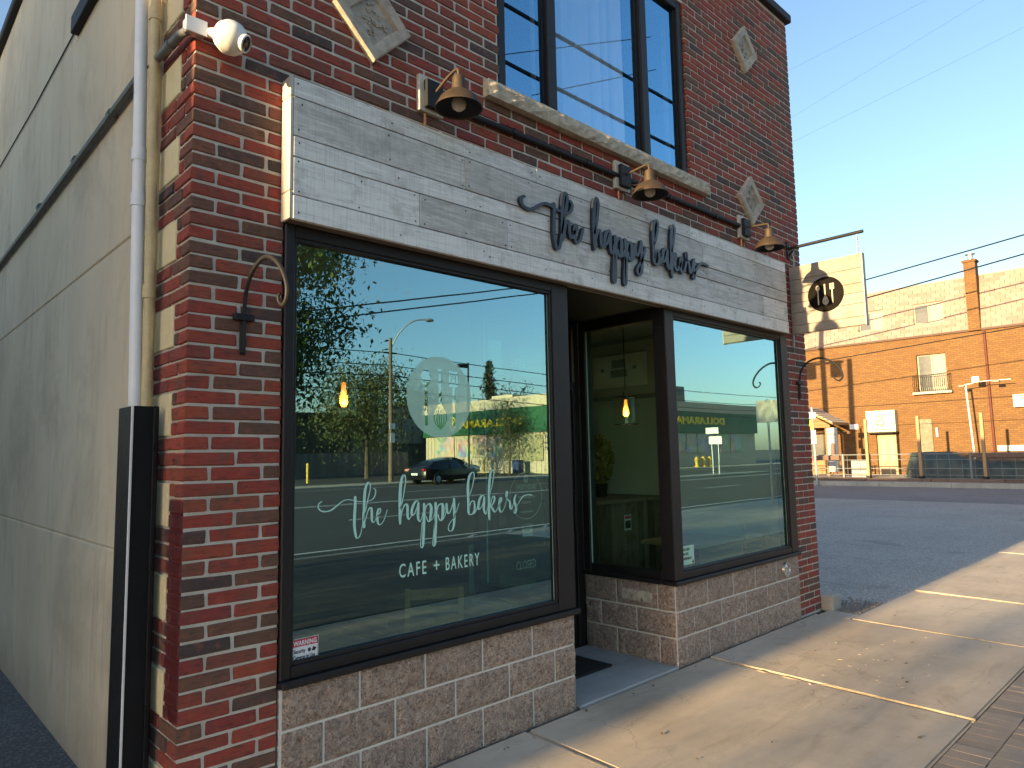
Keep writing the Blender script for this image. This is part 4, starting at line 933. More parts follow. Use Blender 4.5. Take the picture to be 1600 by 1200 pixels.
# ---- furniture and lamps inside
chair_m = wood_mat('chair_wood', (0.42, 0.27, 0.12), (0.58, 0.40, 0.20), (0.18, 0.11, 0.05), saw=False, knots=False, along='z')
def chair(x, y, rz, m):
    t = empty('wooden_chair', (x, y, 0.02), rz)
    def pb(nm, *a): o = MB().cbox(*a, 0.006).obj(nm, m); o.parent = t; o.location = (0, 0, 0); return o
    pb('seat', -.21, .21, -.20, .21, .43, .465)
    for sx in (-1, 1):
        pb('leg', min(sx * .17, sx * .205), max(sx * .17, sx * .205), -.19, -.155, 0, .43)
        b = MB(); b.obox((sx * .19, .225, .44), (.036, .036, .90), Euler((-0.09, 0, 0))); o = b.obj('back_post', m); o.parent = t; o.location = (0, 0, 0)
    for z, h in ((.845, .07), (.735, .045), (.655, .045), (.575, .045)):
        b = MB(); b.obox((0, .225 + (z - .44) * .09, z), (.345, .018, h), Euler((-0.09, 0, 0))); o = b.obj('back_slat', m); o.parent = t; o.location = (0, 0, 0)
    for z in (.2,): pb('stretcher', -.17, .17, -.18, -.165, z, z + .03)
    return t
ch = chair(1.74, 0.64, R(150), chair_m); ch.scale = (.85, .85, .85); tag(ch, 'light brown ladder back chair standing behind the large window', 'chair', 'wooden cafe chairs')
c2 = copy_tree(ch); c2.location = (5.42, 0.56, 0.02); c2.scale = (.9, .9, .9); c2.rotation_euler = (0, 0, R(-118)); c2['label'] = 'wooden ladder back chair at the table in the right window'
def table(x, y, lx, ly, h, m, name, label):
    t = empty(name, (x, y, 0.02), label=label, cat='table')
    MB().cbox(x - lx / 2, x + lx / 2, y - ly / 2, y + ly / 2, h - 0.035, h, 0.004).obj('table_top', m, t)
    MB().cbox(x - .04, x + .04, y - .04, y + .04, 0.03, h - 0.0355, 0.004).obj('pedestal', MAT['black'], t)
    MB().cbox(x - .22, x + .22, y - .22, y + .22, 0.02, 0.0295, 0.003).obj('base', MAT['black'], t)
tw = wood_mat('table_wood', (0.20, 0.13, 0.06), (0.32, 0.22, 0.11), (0.12, 0.08, 0.04), saw=False)
table(4.72, 0.60, 0.75, 0.62, 0.76, tw, 'cafe_table', 'square wooden cafe table inside the right window')
bn = empty('window_bench', (2.0, 1.5, 0.02), label='low sage cabinet bench inside the shop behind the wooden chair', cat='bench')
sg = plain('sage_paint', (0.20, 0.23, 0.18), 0.6, 0.1, 4)
MB().cbox(2.05, 3.3, 1.25, 1.65, 0.46, 0.50, 0.004).obj('bench_top', sg, bn)
for i in range(3): MB().cbox(2.07 + i * .41, 2.07 + i * .41 + .40, 1.28, 1.62, 0.03, 0.4595, 0.006).obj('cabinet', sg, bn)
ct = empty('plank_counter', (5.15, 1.9, 0.02), label='dark reclaimed plank service counter inside the shop', cat='counter')
dkw = wood_mat('counter_plank', (0.09, 0.06, 0.04), (0.24, 0.18, 0.13), (0.035, 0.025, 0.02), saw=False, along='z'); rcn = random.Random(6)
x = 4.58
while x < 5.68:
    w_ = rcn.uniform(0.07, 0.13); e_ = min(x + w_, 5.69)
    MB().cbox(x, e_ - .004, 1.60 + rcn.uniform(-.004, .004), 1.625, 0.03, 1.03, 0.003).obj('plank', dkw, ct); x = e_
y = 1.626
while y < 2.35:
    w_ = rcn.uniform(0.07, 0.13); e_ = min(y + w_, 2.36)
    MB().cbox(4.58 + rcn.uniform(-.004, .004), 4.60, y, e_ - .004, 0.03, 1.03, 0.003).obj('plank', dkw, ct); y = e_
MB().cbox(4.55, 5.695, 1.57, 2.38, 1.0305, 1.07, 0.004).obj('counter_top', dkw, ct)
ph = MB().box(5.0, 5.115, 1.588, 1.592, 0.74, 0.90).obj('counter_notice', MAT['paper']); tag(ph, 'small printed notice fixed to the plank counter front', 'notice')
MB().box(5.005, 5.11, 1.586, 1.5875, 0.86, 0.89).obj('print', MAT['red'], ph); MB().box(5.01, 5.105, 1.586, 1.5875, 0.76, 0.84).obj('print', MAT['ink'], ph)
mb_ = empty('menu_board', (5.66, 2.1, 2.3), label='pale lit menu board with dark emblem high on the shop side wall', cat='menu board')
MB().cbox(5.655, 5.675, 1.70, 2.50, 2.33, 2.72, 0.003).obj('panel', plain('menu_panel', (0.80, 0.80, 0.74), 0.6, 0.03, 3), mb_)
pm = MB()
for y0, y1, z0, z1 in ((2.0, 2.2, 2.56, 2.66), (1.98, 2.22, 2.45, 2.54), (2.32, 2.37, 2.53, 2.57), (1.84, 1.89, 2.53, 2.57)): pm.box(5.652, 5.6545, y0, y1, z0, z1)
pm.obj('print', plain('menu_print', (0.22, 0.25, 0.20), 0.6, 0.3, 20), mb_)
# potted plant on the counter
pl = empty('potted_plant', (5.12, 2.0, 1.07), label='bushy yellow green plant in a pot on the plank counter', cat='potted plant')
pp = MB(); pp.lathe([(0.0, 1.07), (0.07, 1.07), (0.09, 1.22), (0.08, 1.22), (0.0, 1.21)], (5.12, 2.0, 0), 16); pp.obj('pot', MAT['black'], pl)
lf = MB(); rl = random.Random(2)
for i in range(420):
    a, b, r = rl.uniform(0, 6.28), rl.uniform(-1, 1), rl.uniform(.3, 1) ** .5
    c = Vector((5.12 + .16 * r * math.cos(a) * math.sqrt(1 - b * b), 2.0 + .16 * r * math.sin(a) * math.sqrt(1 - b * b), 1.48 + .27 * r * b))
    s_ = rl.uniform(.018, .034); M3 = Euler((rl.uniform(0, 6), rl.uniform(0, 6), rl.uniform(0, 6))).to_matrix()
    lf.add([c + M3 @ Vector(q) for q in ((-s_, -s_ * .5, 0), (s_, -s_ * .5, 0), (s_, s_ * .5, 0), (-s_, s_ * .5, 0))], [(0, 1, 2, 3)])
lo = lf.obj('leaf', leaf_mat('plant_leaf', (0.20, 0.19, 0.03), (0.32, 0.28, 0.04), (0.13, 0.15, 0.03)), pl, fix=False); lo['kind'] = 'stuff'
def pendant(x, y, zb):
    t = empty('pendant_lamp', (x, y, zb - .1))
    a = MB(); a.lathe([(0, 2.90), (.06, 2.90), (.06, 2.875), (0, 2.872)], (x, y, 0), 20); a.tube([(x, y, 2.88), (x, y, zb + .18)], 0.005, 6); a.obj('cord', MAT['black'], t)
    s_ = MB(); s_.lathe([(0, zb + .185), (.025, zb + .18), (.028, zb + .10), (0, zb + .10)], (x, y, 0), 16); s_.obj('socket', plain('aged_brass', (0.20, 0.12, 0.05), 0.45, 0.2, 9, metal=.5), t)
    gs = MB(); gs.lathe([(.03, zb + .15), (.10, zb + .13), (.105, zb + .12), (.105, zb - .13)], (x, y, 0), 28); gs.obj('glass_shade', glass_mat('clear_shade', (0.975, 0.98, 0.975), (0.9, 0.9, 0.9), 0.06, 0.9), t)
    rr_ = MB()
    for zq in (zb - .13, zb + .125): rr_.tube([(x + .1055 * math.cos(2 * math.pi * i / 28), y + .1055 * math.sin(2 * math.pi * i / 28), zq) for i in range(29)], .004, 6)
    rr_.obj('shade_rim', MAT['black'], t)
    b = MB(); b.lathe([(0, zb - .06), (.016, zb - .055), (.027, zb - .03), (.026, zb), (.016, zb + .05), (.013, zb + .10)], (x, y, 0), 16); b.obj('bulb', bulb_mat('amber_bulb', (1.0, 0.36, 0.04), 0.48, 0.6), t)
    f = MB(); f.tube([(x - .008, y, zb - .05), (x - .006, y, zb + .04), (x + .006, y, zb + .04), (x + .008, y, zb - .05)], 0.004, 5); f.obj('filament', emit_mat('filament', (1.0, 0.55, 0.14), 4), t)
    pl_ = bpy.data.lights.new('pendant_light', 'POINT'); pl_.energy = 2.0; pl_.color = (1.0, 0.86, 0.70); pl_.shadow_soft_size = 0.015
    po_ = bpy.data.objects.new('pendant_light', pl_); COL.objects.link(po_); po_.parent = t; po_.location = (0, 0, 0.075)
    return t
p1 = pendant(1.33, 1.0, 1.945); tag(p1, 'lit amber filament pendant lamp hanging behind the large window', 'pendant lamp', 'filament pendant lamps in the shop')
p2 = copy_tree(p1); p2.location = (4.313, 1.0, 1.85); p2['label'] = 'lit amber pendant lamp in a clear glass shade seen through the entrance side glass'

# ================================================================== ground
def sheet(name, x0, x1, y0, y1, z, m, t=0.5):
    o = MB().box(x0, x1, y0, y1, z - t, z).obj(name, m); o['kind'] = 'structure'; return o
sheet('ground', -1500, 1500, -1500, 1500, -0.22, MAT['ground'], 1.0)
sheet('main_road', -220, 260, -31.0, -7.45, -0.12, MAT['road'])
sheet('side_street', 21.35, 29.2, -0.35, 60, -0.014, asphalt_mat('street_asphalt', (0.13, 0.13, 0.135), (0.20, 0.20, 0.205)), 0.2)
sheet('seam', 21.2, 21.349, -0.35, 60, -0.010, MAT['kerb'], 0.2)
sheet('parking_lot', 6.02, 21.2, -0.35, 60, -0.012, MAT['asphalt'], 0.2)
sheet('alley_pavement', -4.95, -0.004, -0.02, 30, -0.035, MAT['alley'], 0.17)
sheet('store_car_park', -40, 40, -75, -34.0, -0.05, MAT['road'], 0.16)
sheet('far_pavement', -220, 260, -33.99, -31.2, -0.02, MAT['sidewalk'], 0.19)
# road lines
ln = MB()
ln.box(-200, 240, -8.72, -8.60, -0.121, -0.1155); ln.box(-200, 240, -29.9, -29.8, -0.121, -0.1155)
for y in (-19.1, -19.4): ln.box(-200, 240, y - .06, y + .06, -0.121, -0.1155)
for i in range(-10, 26):
    for y in (-13.8, -24.4): ln.box(i * 9.0, i * 9.0 + 3.0, y - .06, y + .06, -0.121, -0.1155)
for i in range(4): ln.add([(7.6 + i * 1.1, -7.7, -0.1155), (7.72 + i * 1.1, -7.7, -0.1155), (8.9 + i * 1.1, -8.45, -0.1155), (8.78 + i * 1.1, -8.45, -0.1155)], [(0, 1, 2, 3)])
o = ln.obj('road_marking', MAT['paint']); o['kind'] = 'structure'
def kerb(name, x0, x1, y0, y1, z, n):
    k = empty(name, (0, 0, 0), kind='structure')
    for i in range(n):
        if (x1 - x0) > (y1 - y0): a, b = x0 + (x1 - x0) * i / n, x0 + (x1 - x0) * (i + 1) / n; MB().cbox(a + .004, b - .004, y0, y1, z - .30, z, 0.012).obj('kerb_stone', MAT['kerb'], k)
        else: a, b = y0 + (y1 - y0) * i / n, y0 + (y1 - y0) * (i + 1) / n; MB().cbox(x0, x1, a + .004, b - .004, z - .30, z, 0.012).obj('kerb_stone', MAT['kerb'], k)
kerb('near_kerb', -60, 80, -7.45, -7.27, 0.0, 46)
kerb('far_kerb', -60, 120, -31.2, -31.0, -0.005, 45)
kerb('side_kerb', 29.0, 29.72, -0.3, 45, 0.16, 18)
# sidewalk slabs
wk = empty('sidewalk', (0, 0, 0), kind='structure')
js = [-60] + [-20 + 4 * i for i in range(4)] + [-3.7, -1.85, 0.02, 1.91, 3.86, 5.79, 7.55, 9.45, 11.35, 13.25, 15.15, 17.05, 18.95, 20.85, 60, 100]
rs = random.Random(14)
for a, b in zip(js[:-1], js[1:]):
    m = MB(); sk = 0.05
    top = 0.0 + rs.uniform(-0.007, 0.003); g = 0.009
    y0, y1 = -1.785, (-0.030 if b < 5.8 else -0.345); 
    bm = bmesh.new(); bmesh.ops.create_cube(bm, size=1.0)
    for v in bm.verts:
        yy = y0 if v.co.y < 0 else y1; xx = (a + g if v.co.x < 0 else b - g) - (0.09 * (y1 - yy) / (y1 - y0))
        v.co = (xx, yy, top if v.co.z > 0 else -0.2)
    bmesh.ops.bevel(bm, geom=[e for e in bm.edges if e.verts[0].co.z > -0.1 and e.verts[1].co.z > -0.1], offset=0.013, segments=2, affect='EDGES')
    bm.verts.index_update(); m.add([v.co[:] for v in bm.verts], [[v.index for v in f.verts] for f in bm.faces]); bm.free()
    m.obj('slab', MAT['sidewalk'], wk)
MB().cbox(5.80, 6.03, -0.345, -0.0551, -0.2, -0.003, 0.008).obj('slab', MAT['sidewalk'], wk)
js_bed = MB().box(-60, 100, -7.26, -0.056, -0.25, -0.035).obj('joint_bed', plain('joint_soil', (0.10, 0.085, 0.065), 0.95, 0.4, 20), wk)
MB().cbox(2.4, 3.495, -0.016, 0.86, -0.2, 0.003, 0.006).obj('threshold_slab', MAT['threshold'], wk)
MB().cbox(-0.3, 2.3995, -0.016, 0.005, -0.2, -0.012, 0.004).obj('wall_foot_strip', MAT['ground'], wk)
MB().cbox(3.4955, 5.99, -0.016, 0.005, -0.2, -0.012, 0.004).obj('wall_foot_strip', MAT['ground'], wk)
# paver band
pv = empty('paver_band', (0, 0, 0), kind='structure'); rpv = random.Random(9); pvs = []
y = -1.80
for r_i in range(7):
    y1 = y - 0.185; x = -3.0 + (0.05 if r_i % 2 else 0)
    while x < 15:
        pvs.append((x + .001, x + .102, y1 + .002, y - .002, -0.08, 0.0)); x += 0.104
    y = y1
pm_ = NT('concrete_paver'); _r = pm_.rnd(); _p = pm_.pos()
pm_.col(pm_.mix(pm_.math('MULTIPLY', pm_.noise(_p, 60, 5, 0.7), 0.6), pm_.ramp(_r, [(0, (0.32, 0.255, 0.195)), (0.5, (0.42, 0.34, 0.265)), (1, (0.36, 0.28, 0.22))]), (0.17, 0.14, 0.12)))
pm_.rough(0.9); pm_.bump(pm_.noise(_p, 170, 4, 0.7), 0.4, 0.004)
sheet('boulevard_walk', 8.6, 100, -7.265, -3.12, 0.002, MAT['sidewalk'], 0.19)
sheet('boulevard', -60, 8.59, -7.265, -3.12, 0.002, plain('boulevard_pavers', (0.11, 0.082, 0.055), 0.9, 0.45, 3, bump=0.5, bscale=30), 0.19)
lay('paver', pvs, pm_.m, pv, 300, 0.002, 0.0012, 0.004, random.Random(10))
rjs = random.Random(41); sealer = plain('joint_sealer', (0.42, 0.33, 0.22), 0.9, 0.3, 40, bump=0.6, bscale=120)
for xj in (-1.85, 0.02, 1.91, 3.86, 5.79, 7.55, 9.45, 11.35, 13.25):
    n_ = 40; P = []; rr_ = []
    for i in range(n_ + 1):
        y = -1.79 + (1.74 if xj < 5.7 else 1.43) * i / n_; P.append((xj - .045 * (1 if y > -.9 else .2) + rjs.uniform(-.003, .003) - .045 * (-.05 - y) / 1.7, y, -0.010 + rjs.uniform(-.003, .003))); rr_.append(rjs.uniform(.005, .0115))
    b_ = MB(); b_.tube(P, rr_, 6); b_.obj('joint_sealer', sealer, wk)
sl_ = MB(); rsp = random.Random(31)
for i in range(30):
    cx, cy = rsp.gauss(4.35, .55), rsp.gauss(-1.0, .32)
    if not -1.7 < cy < -.2: continue
    a = rsp.gauss(2.5, .5); L_ = rsp.uniform(.015, .06); P = []
    for k in range(5):
        u = (k / 4 - .5) * L_; P.append((cx + u * math.cos(a) + .2 * u * u / L_ * math.sin(a) * 4, cy + u * math.sin(a) - .2 * u * u / L_ * math.cos(a) * 4, -0.001 + -.0015 + .002 * math.sin(math.pi * k / 4)))
    sl_.tube(P, [.001, .003, .004, .003, .001], 5)
o = sl_.obj('spalled_flakes', MAT['sidewalk'], wk); o['kind'] = 'stuff'
# kerb stub and grit beside the right pier
o = MB().cbox(6.02, 6.24, -0.10, 0.22, -0.15, 0.135, 0.02).obj('kerb_stub', MAT['kerb']); tag(o, 'worn concrete kerb stub against the foot of the right brick pier', 'kerb stub')
gr = MB(); rg_ = random.Random(12)
for i in range(900):
    x, y = 6.04 + abs(rg_.gauss(0, .28)), -0.33 + abs(rg_.gauss(0, .22)); s_ = rg_.uniform(.004, .013)
    if 6.0 < x < 6.26 and y > -0.12: continue
    gr.obox((x, y, -0.010 + s_ * .3), (s_ * 1.5, s_, s_), Euler((rg_.uniform(0, 3), rg_.uniform(0, 3), rg_.uniform(0, 3))))
o = gr.obj('loose_gravel', plain('grit', (0.22, 0.20, 0.18), 0.9, 0.6, 60), fix=False); tag(o, 'loose gravel at the edge of the asphalt', 'gravel', kind='stuff')
dl = MB(); rg_ = random.Random(13)
for i in range(34):
    x, y = rg_.uniform(0.6, 7.5), rg_.choice((rg_.uniform(-1.75, -.1), -0.07 - abs(rg_.gauss(0, .04)))); s_ = rg_.uniform(.004, .012)
    dl.obox((x, y, 0.004), (s_ * 2, s_, .003), Euler((rg_.uniform(-.3, .3), rg_.uniform(-.3, .3), rg_.uniform(0, 6))))
o = dl.obj('leaf_litter', plain('litter', (0.10, 0.07, 0.04), 0.9, 0.5, 60), fix=False); tag(o, 'scattered leaf litter on the sidewalk', 'litter', kind='stuff')

# ================================================================== neighbours and trees on this side (out of frame; they cast the shade)
nb = empty('neighbour_shop', (-20, 3, 0), label='long low neighbouring brick shop left of the alley', cat='shop building')
box('front_block', -45, -5.0, 0.17, 0.9, -0.2, 4.60, MAT['mortar'], nb); box('rear_block', -45, -5.0, 0.901, 7.5, -0.2, 6.85, MAT['mortar'], nb); box('rear_wing', -45, -5.0, 7.501, 18, -0.2, 4.6, MAT['mortar'], nb)

def tree(name, loc, h, tr, cr, crown_z, nleaf, leaf, m, label, group=None, seed=1, gap=0.35, nclump=26, limb_n=9, flat=0.8, bark=None):
    rt = random.Random(seed); t = empty(name, loc, label=label, cat='tree', group=group); L = Vector(loc)
    b = MB(); top = L + Vector((rt.uniform(-.1, .1), rt.uniform(-.1, .1), crown_z + cr * 0.5))
    mid = L.lerp(top, .5) + Vector((rt.uniform(-.1, .1), rt.uniform(-.1, .1), 0))
    b.tube(crom([tuple(L + Vector((0, 0, -.25))), tuple(L.lerp(mid, .5)), tuple(mid), tuple(top)], 4), [tr * (1 - .85 * i / 12) for i in range(13)], 8)
    cl = []
    for i in range(nclump):
        while True:
            p = Vector((rt.uniform(-1, 1), rt.uniform(-1, 1), rt.uniform(-1, 1)))
            if 0.25 < p.length < 1: break
        cl.append(L + Vector((0, 0, crown_z)) + Vector((p.x * cr, p.y * cr, p.z * cr * flat)))
    for i in range(limb_n):
        s_ = L.lerp(top, rt.uniform(.35, .9)); e_ = cl[i % len(cl)]
        b.tube([s_, s_.lerp(e_, .5) + Vector((0, 0, .12 * cr)), e_], [tr * .42, tr * .25, tr * .07], 6)
    for i in range(limb_n * 3):
        s_ = rt.choice(cl); e_ = s_ + Vector((rt.gauss(0, 1), rt.gauss(0, 1), rt.gauss(.3, .8))) * cr * .3
        b.tube([L.lerp(top, rt.uniform(.5, .95)).lerp(s_, .6), s_, e_], [tr * .14, tr * .09, tr * .02], 5)
    b.obj('trunk', bark or MAT['bark'], t)
    lf = MB()
    for i in range(nleaf):
        c = rt.choice(cl); sp = cr * gap
        p = c + Vector((rt.gauss(0, sp), rt.gauss(0, sp), rt.gauss(0, sp * .75)))
        s_ = leaf * rt.uniform(.6, 1.3); M3 = Euler((rt.gauss(0, .9), rt.gauss(0, .9), rt.uniform(0, 6.28))).to_matrix()
        lf.add([p + M3 @ Vector(q) for q in ((-s_, 0, 0), (0, -s_ * .45, s_ * .12), (s_, 0, 0), (0, s_ * .45, s_ * .12))], [(0, 1, 2, 3)])
    o = lf.obj('crown', m, t, fix=False); return t
MAT['bark'] = plain('bark', (0.10, 0.075, 0.055), 0.9, 0.4, 9, bump=0.8, bscale=30)
MAT['leafA'] = leaf_mat('maple_leaf', (0.06, 0.10, 0.02), (0.10, 0.16, 0.03), (0.14, 0.16, 0.035))
MAT['leafB'] = leaf_mat('spring_leaf', (0.06, 0.08, 0.025), (0.10, 0.12, 0.035), (0.04, 0.06, 0.02))
MAT['leafC'] = leaf_mat('spruce_needle', (0.025, 0.035, 0.02), (0.05, 0.055, 0.03), (0.06, 0.045, 0.025))
tree('maple_tree', (2.55, -6.6, 0.0), 6, 0.13, 1.8, 4.2, 46000, 0.046, MAT['leafA'], 'leafy maple on the near boulevard whose reflection fills the left of the large window', None, 3, 0.17, 60, 14, 1.15)

tree('honey_locust', (-15.0, -5.4, 0.0), 6, 0.12, 2.5, 3.4, 6500, 0.075, MAT['leafA'], 'street tree on the near boulevard, left of the shop and out of the picture', None, 21, 0.24, 34, 12, .75)
tree('honey_locust', (-25.0, -2.5, 0.0), 7, 0.12, 2.3, 4.4, 3800, 0.075, MAT['leafA'], 'sparser street tree farther along the near boulevard', None, 22, 0.26, 30, 12, .8)
tree('young_street_tree', (-9.0, -3.3, 0.0), 5, 0.07, 1.25, 2.9, 4200, 0.06, MAT['leafA'], 'young street tree nearest the shop on the near boulevard, left of the picture', None, 23, 0.24, 24, 10, .8)

# ================================================================== across the street: what the windows reflect
st = empty('variety_store', (56, -44, 0), label='low discount store with cream parapet and green fascia reflected in the windows', cat='store')
cream = plain('cream_panel', (0.55, 0.46, 0.34), 0.7, 0.08, 1.2); green = plain('green_fascia', (0.018, 0.10, 0.045), 0.5, 0.15, 1.2); ly = plain('letter_yellow', (0.80, 0.56, 0.02), 0.5, 0.05, 3)
box('wall', 40, 73, -52, -35, -0.2, 3.3, cream, st)
box('fascia', 39.75, 73.2, -52.15, -34.75, 3.301, 5.40, green, st); box('parapet', 39.7, 73.25, -52.2, -34.7, 5.401, 6.35, cream, st)
box('rooftop_unit', 46, 50, -49, -46, 6.351, 7.35, cream, st, 0.02); box('rooftop_unit', 59.2, 61.5, -38.5, -36.5, 6.351, 8.1, MAT['greypipe'], st, 0.02)
rb = MB()
for i in range(31): rb.box(39.955, 39.999, -51.8 + i * .54, -51.65 + i * .54, 0, 3.29)
rb.obj('wall_rib', cream, st)['kind'] = 'stuff'
me = text_mesh('DOLLARAMA', 0.95, (39.735, -38.35, 3.95), (0, -1, 0), (0, 0, 1), 1.0, 0.02, 0.03, 'LEFT', 1.0, 8.2); obj('lettering', me, ly, st)
me = text_mesh('DOLLARAMA', 0.95, (66.1, -34.735, 4.2), (-1, 0, 0), (0, 0, 1), 1.0, 0.02, 0.03, 'LEFT', 1.0, 9.0); obj('lettering', me, ly, st)
rg = MB()
for r0, r1 in ((0.62, 0.53),):
    for i in range(32):
        a, b = 2 * math.pi * i / 32, 2 * math.pi * (i + 1) / 32
        rg.add([(39.735, -47.6 - r * math.cos(q) * .8, 4.4 + r * math.sin(q)) for r, q in ((r0, a), (r0, b), (r1, b), (r1, a))], [(0, 1, 2, 3)])
rg.box(39.72, 39.735, -47.7, -47.5, 4.05, 4.75); rg.box(39.72, 39.735, -47.85, -47.35, 4.15, 4.22); rg.box(39.72, 39.735, -47.85, -47.35, 4.55, 4.62)
rg.obj('fascia_emblem', ly, st)
for i, (y0, y1) in enumerate(((-50.2, -47.6), (-47.0, -44.2), (-44.0, -42.9), (-42.7, -41.5))): box('poster', 39.90, 39.95, y0, y1, 1.35, 3.2, poster_mat('poster_print', i + 1), st)
for i, (x0, x1) in enumerate(((56.5, 58.8), (59.0, 60.8), (61.0, 62.8), (65.2, 67.3), (67.5, 69.7))): box('poster', x0, x1, -34.95, -34.90, 1.35, 3.25, poster_mat('poster_print', i + 6), st)
for i, (y0, y1) in enumerate(((-40.9, -39.0), (-38.8, -36.2))): box('shop_pane', 39.90, 39.95, y0, y1, 1.0, 3.1, plain('store_glass', (0.34, 0.30, 0.17), 0.5, 0.2, 2), st)
tree('boulevard_tree', (34.6, -34.6, -0.02), 6, .09, 1.3, 3.9, 1000, 0.13, MAT['leafB'], 'thin young tree standing before the lit side of the green fascia store', 'trees across the street', 5, .26, 26, 10, 1.1)
tree('broad_tree', (26.8, -41.5, -0.05), 9, .20, 4.0, 5.4, 9000, 0.13, MAT['leafB'], 'broad sparse spring tree behind the utility pole across the street', 'trees across the street', 6, .26, 34, 16, .75)
tree('bare_tree', (62, -62, -0.2), 11, .22, 3.2, 8.6, 300, 0.2, MAT['leafB'], 'nearly bare tree crown rising behind the store roof', None, 8, .3, 30, 26, .8)
tree('round_tree', (55, -72, -0.2), 10, .25, 4.6, 6.2, 3800, 0.34, MAT['leafA'], 'dense round green tree behind the far end of the store', None, 9, .3, 30, 8, .7)
tree('hedge_tree', (17.5, -48.0, -0.05), 6, .2, 2.4, 2.0, 3600, 0.26, MAT['leafA'], 'dark leafy shrub tree against the timber fence across the street', None, 10, .3, 30, 8, .7)
sp_ = empty('spruce_tree', (56.5, -61, -0.2), label='tall dark spruce rising behind the store parapet', cat='tree')
b = MB(); b.tube([(56.5, -61, -.2), (56.5, -61, 13.2)], [.25, .03], 7); b.obj('trunk', MAT['bark'], sp_)
lf = MB(); rt = random.Random(4)
for k in range(34):
    z = 1.5 + k * .345; rad = 3.3 * (1 - (k / 35)) ** .85 + .1
    for q in range(9):
        a = rt.uniform(0, 6.28); rr = rad * rt.uniform(.35, 1.15)
        for j in range(9):
            f = (j + .5) / 9 * rr; dz = -.25 * f * rt.uniform(.5, 1.2)
            p = Vector((56.5 + f * math.cos(a) + rt.gauss(0, .07), -61 + f * math.sin(a) + rt.gauss(0, .07), z + dz + rt.gauss(0, .16))); s_ = rt.uniform(.2, .42); M3 = Euler((rt.gauss(0, .6), rt.gauss(0, .6), rt.uniform(0, 6))).to_matrix()
            lf.add([p + M3 @ Vector(v) for v in ((-s_, 0, 0), (0, -s_ * .35, 0), (s_, 0, -.05), (0, s_ * .35, 0))], [(0, 1, 2, 3)])
lf.obj('crown', MAT['leafC'], sp_, fix=False)

def rod(name, pts, r, m, parent, n=8): b = MB(); b.tube(pts, r, n); return b.obj(name, m, parent)
wood_pole = plain('pole_wood', (0.17, 0.125, 0.09), 0.9, 0.35, 4, bump=.5, bscale=20)
up_ = empty('utility_pole', (23.6, -33.6, -0.02), label='wooden utility pole with a street light arm reflected in the large window', cat='utility pole')
rod('pole', [(23.6, -33.6, -.2), (23.6, -33.6, 9.0)], [.16, .11], wood_pole, up_, 10)
rod('lamp_arm', crom([(23.6, -33.6, 8.3), (24.0, -33.2, 9.3), (24.6, -32.6, 10.0), (25.3, -32.2, 10.15)], 5), .045, MAT['galv'], up_)
b = MB(); b.lathe([(0, .12), (.22, .05), (.28, -.04), (.2, -.10), (0, -.12)], (25.5, -32.05, 10.12), 16); b.obj('lamp_head', MAT['galv'], up_)
b = MB(); b.box(23.45, 23.75, -33.42, -33.40, 2.4, 3.0); b.box(23.4, 23.8, -33.42, -33.40, 3.25, 3.6); b.obj('pole_sign', MAT['paper'], up_)
b = MB(); b.cbox(23.1, 24.1, -33.72, -33.6, 8.0, 8.1, .01); b.obj('crossarm', wood_pole, up_)
ll = empty('car_park_light', (30.4, -34.2, -0.02), label='dark square car park light on a thin pole before the store', cat='street light')
rod('pole', [(30.4, -34.2, .5), (30.4, -34.2, 8.0)], .06, MAT['black'], ll); b = MB(); b.lathe([(0, .6), (.25, .6), (.3, -.2)], (30.4, -34.2, 0), 14); b.obj('footing', MAT['kerb'], ll)
MB().cbox(29.5, 30.33, -34.35, -34.05, 7.62, 7.86, .03).obj('lamp_head', MAT['black'], ll)
# dark timber house and fence across the street
hs_ = empty('dark_house', (22, -58, -0.2), label='dark low building with pale garage panels behind the timber fence', cat='house')
box('wall', 12, 33.5, -62, -55, -.2, 5.2, plain('dark_siding', (0.035, 0.035, 0.032), 0.8, 0.3, 1), hs_); box('roof', 11.5, 34, -62.5, -54.5, 5.201, 5.6, MAT['black'], hs_)
pw = plain('pale_panel', (0.30, 0.33, 0.30), 0.5, 0.15, 1.5)
for i in range(4): box('pane', 36.6 + i * 1.3, 37.8 + i * 1.3, -55.0, -54.9, 2.8, 6.2, pw, hs_)
box('annexe_wall', 33.6, 45, -60, -55.05, -.2, 6.6, plain('annexe_siding', (0.10, 0.11, 0.10), 0.8, 0.2, 1), hs_)
fe = empty('timber_fence', (25, -50.5, -0.05), label='grey vertical board timber fence across the street', cat='fence')
fm = wood_mat('fence_board', (0.13, 0.125, 0.12), (0.22, 0.21, 0.20), (0.08, 0.08, 0.075), saw=False, knots=False, along='z'); rf = random.Random(3)
bb = MB().cbox(0, 0.148, -0.012, 0.012, -0.05, 1.9, .004).mesh('board', fm)
for i in range(150):
    o = obj('board', bb, None, fe, (14 + i * .152, -50.5 + rf.uniform(-.006, .006), rf.uniform(-.02, .02)))
b = MB(); b.box(14, 36.8, -50.56, -50.52, .4, .5); b.box(14, 36.8, -50.56, -50.52, 1.5, 1.6); b.obj('rail', fm, fe)
for i, (x, y) in enumerate(((20.6, -38.5), (39.0, -45.2), (39.0, -42.4))):
    b = MB(); b.lathe([(0, 1.25), (.06, 1.22), (.085, 1.15), (.085, -.06)], (x, y, 0), 14); o = b.obj('bollard', MAT['yellow']); tag(o, ['yellow bollard at the left of the car park', 'yellow bollard under the family poster', 'yellow bollard near the store corner'][i], 'bollard', 'yellow bollards across the street')
bx = empty('waste_bin', (38.9, -38.1, -0.05), label='blue wheeled bin against the side of the store', cat='bin')
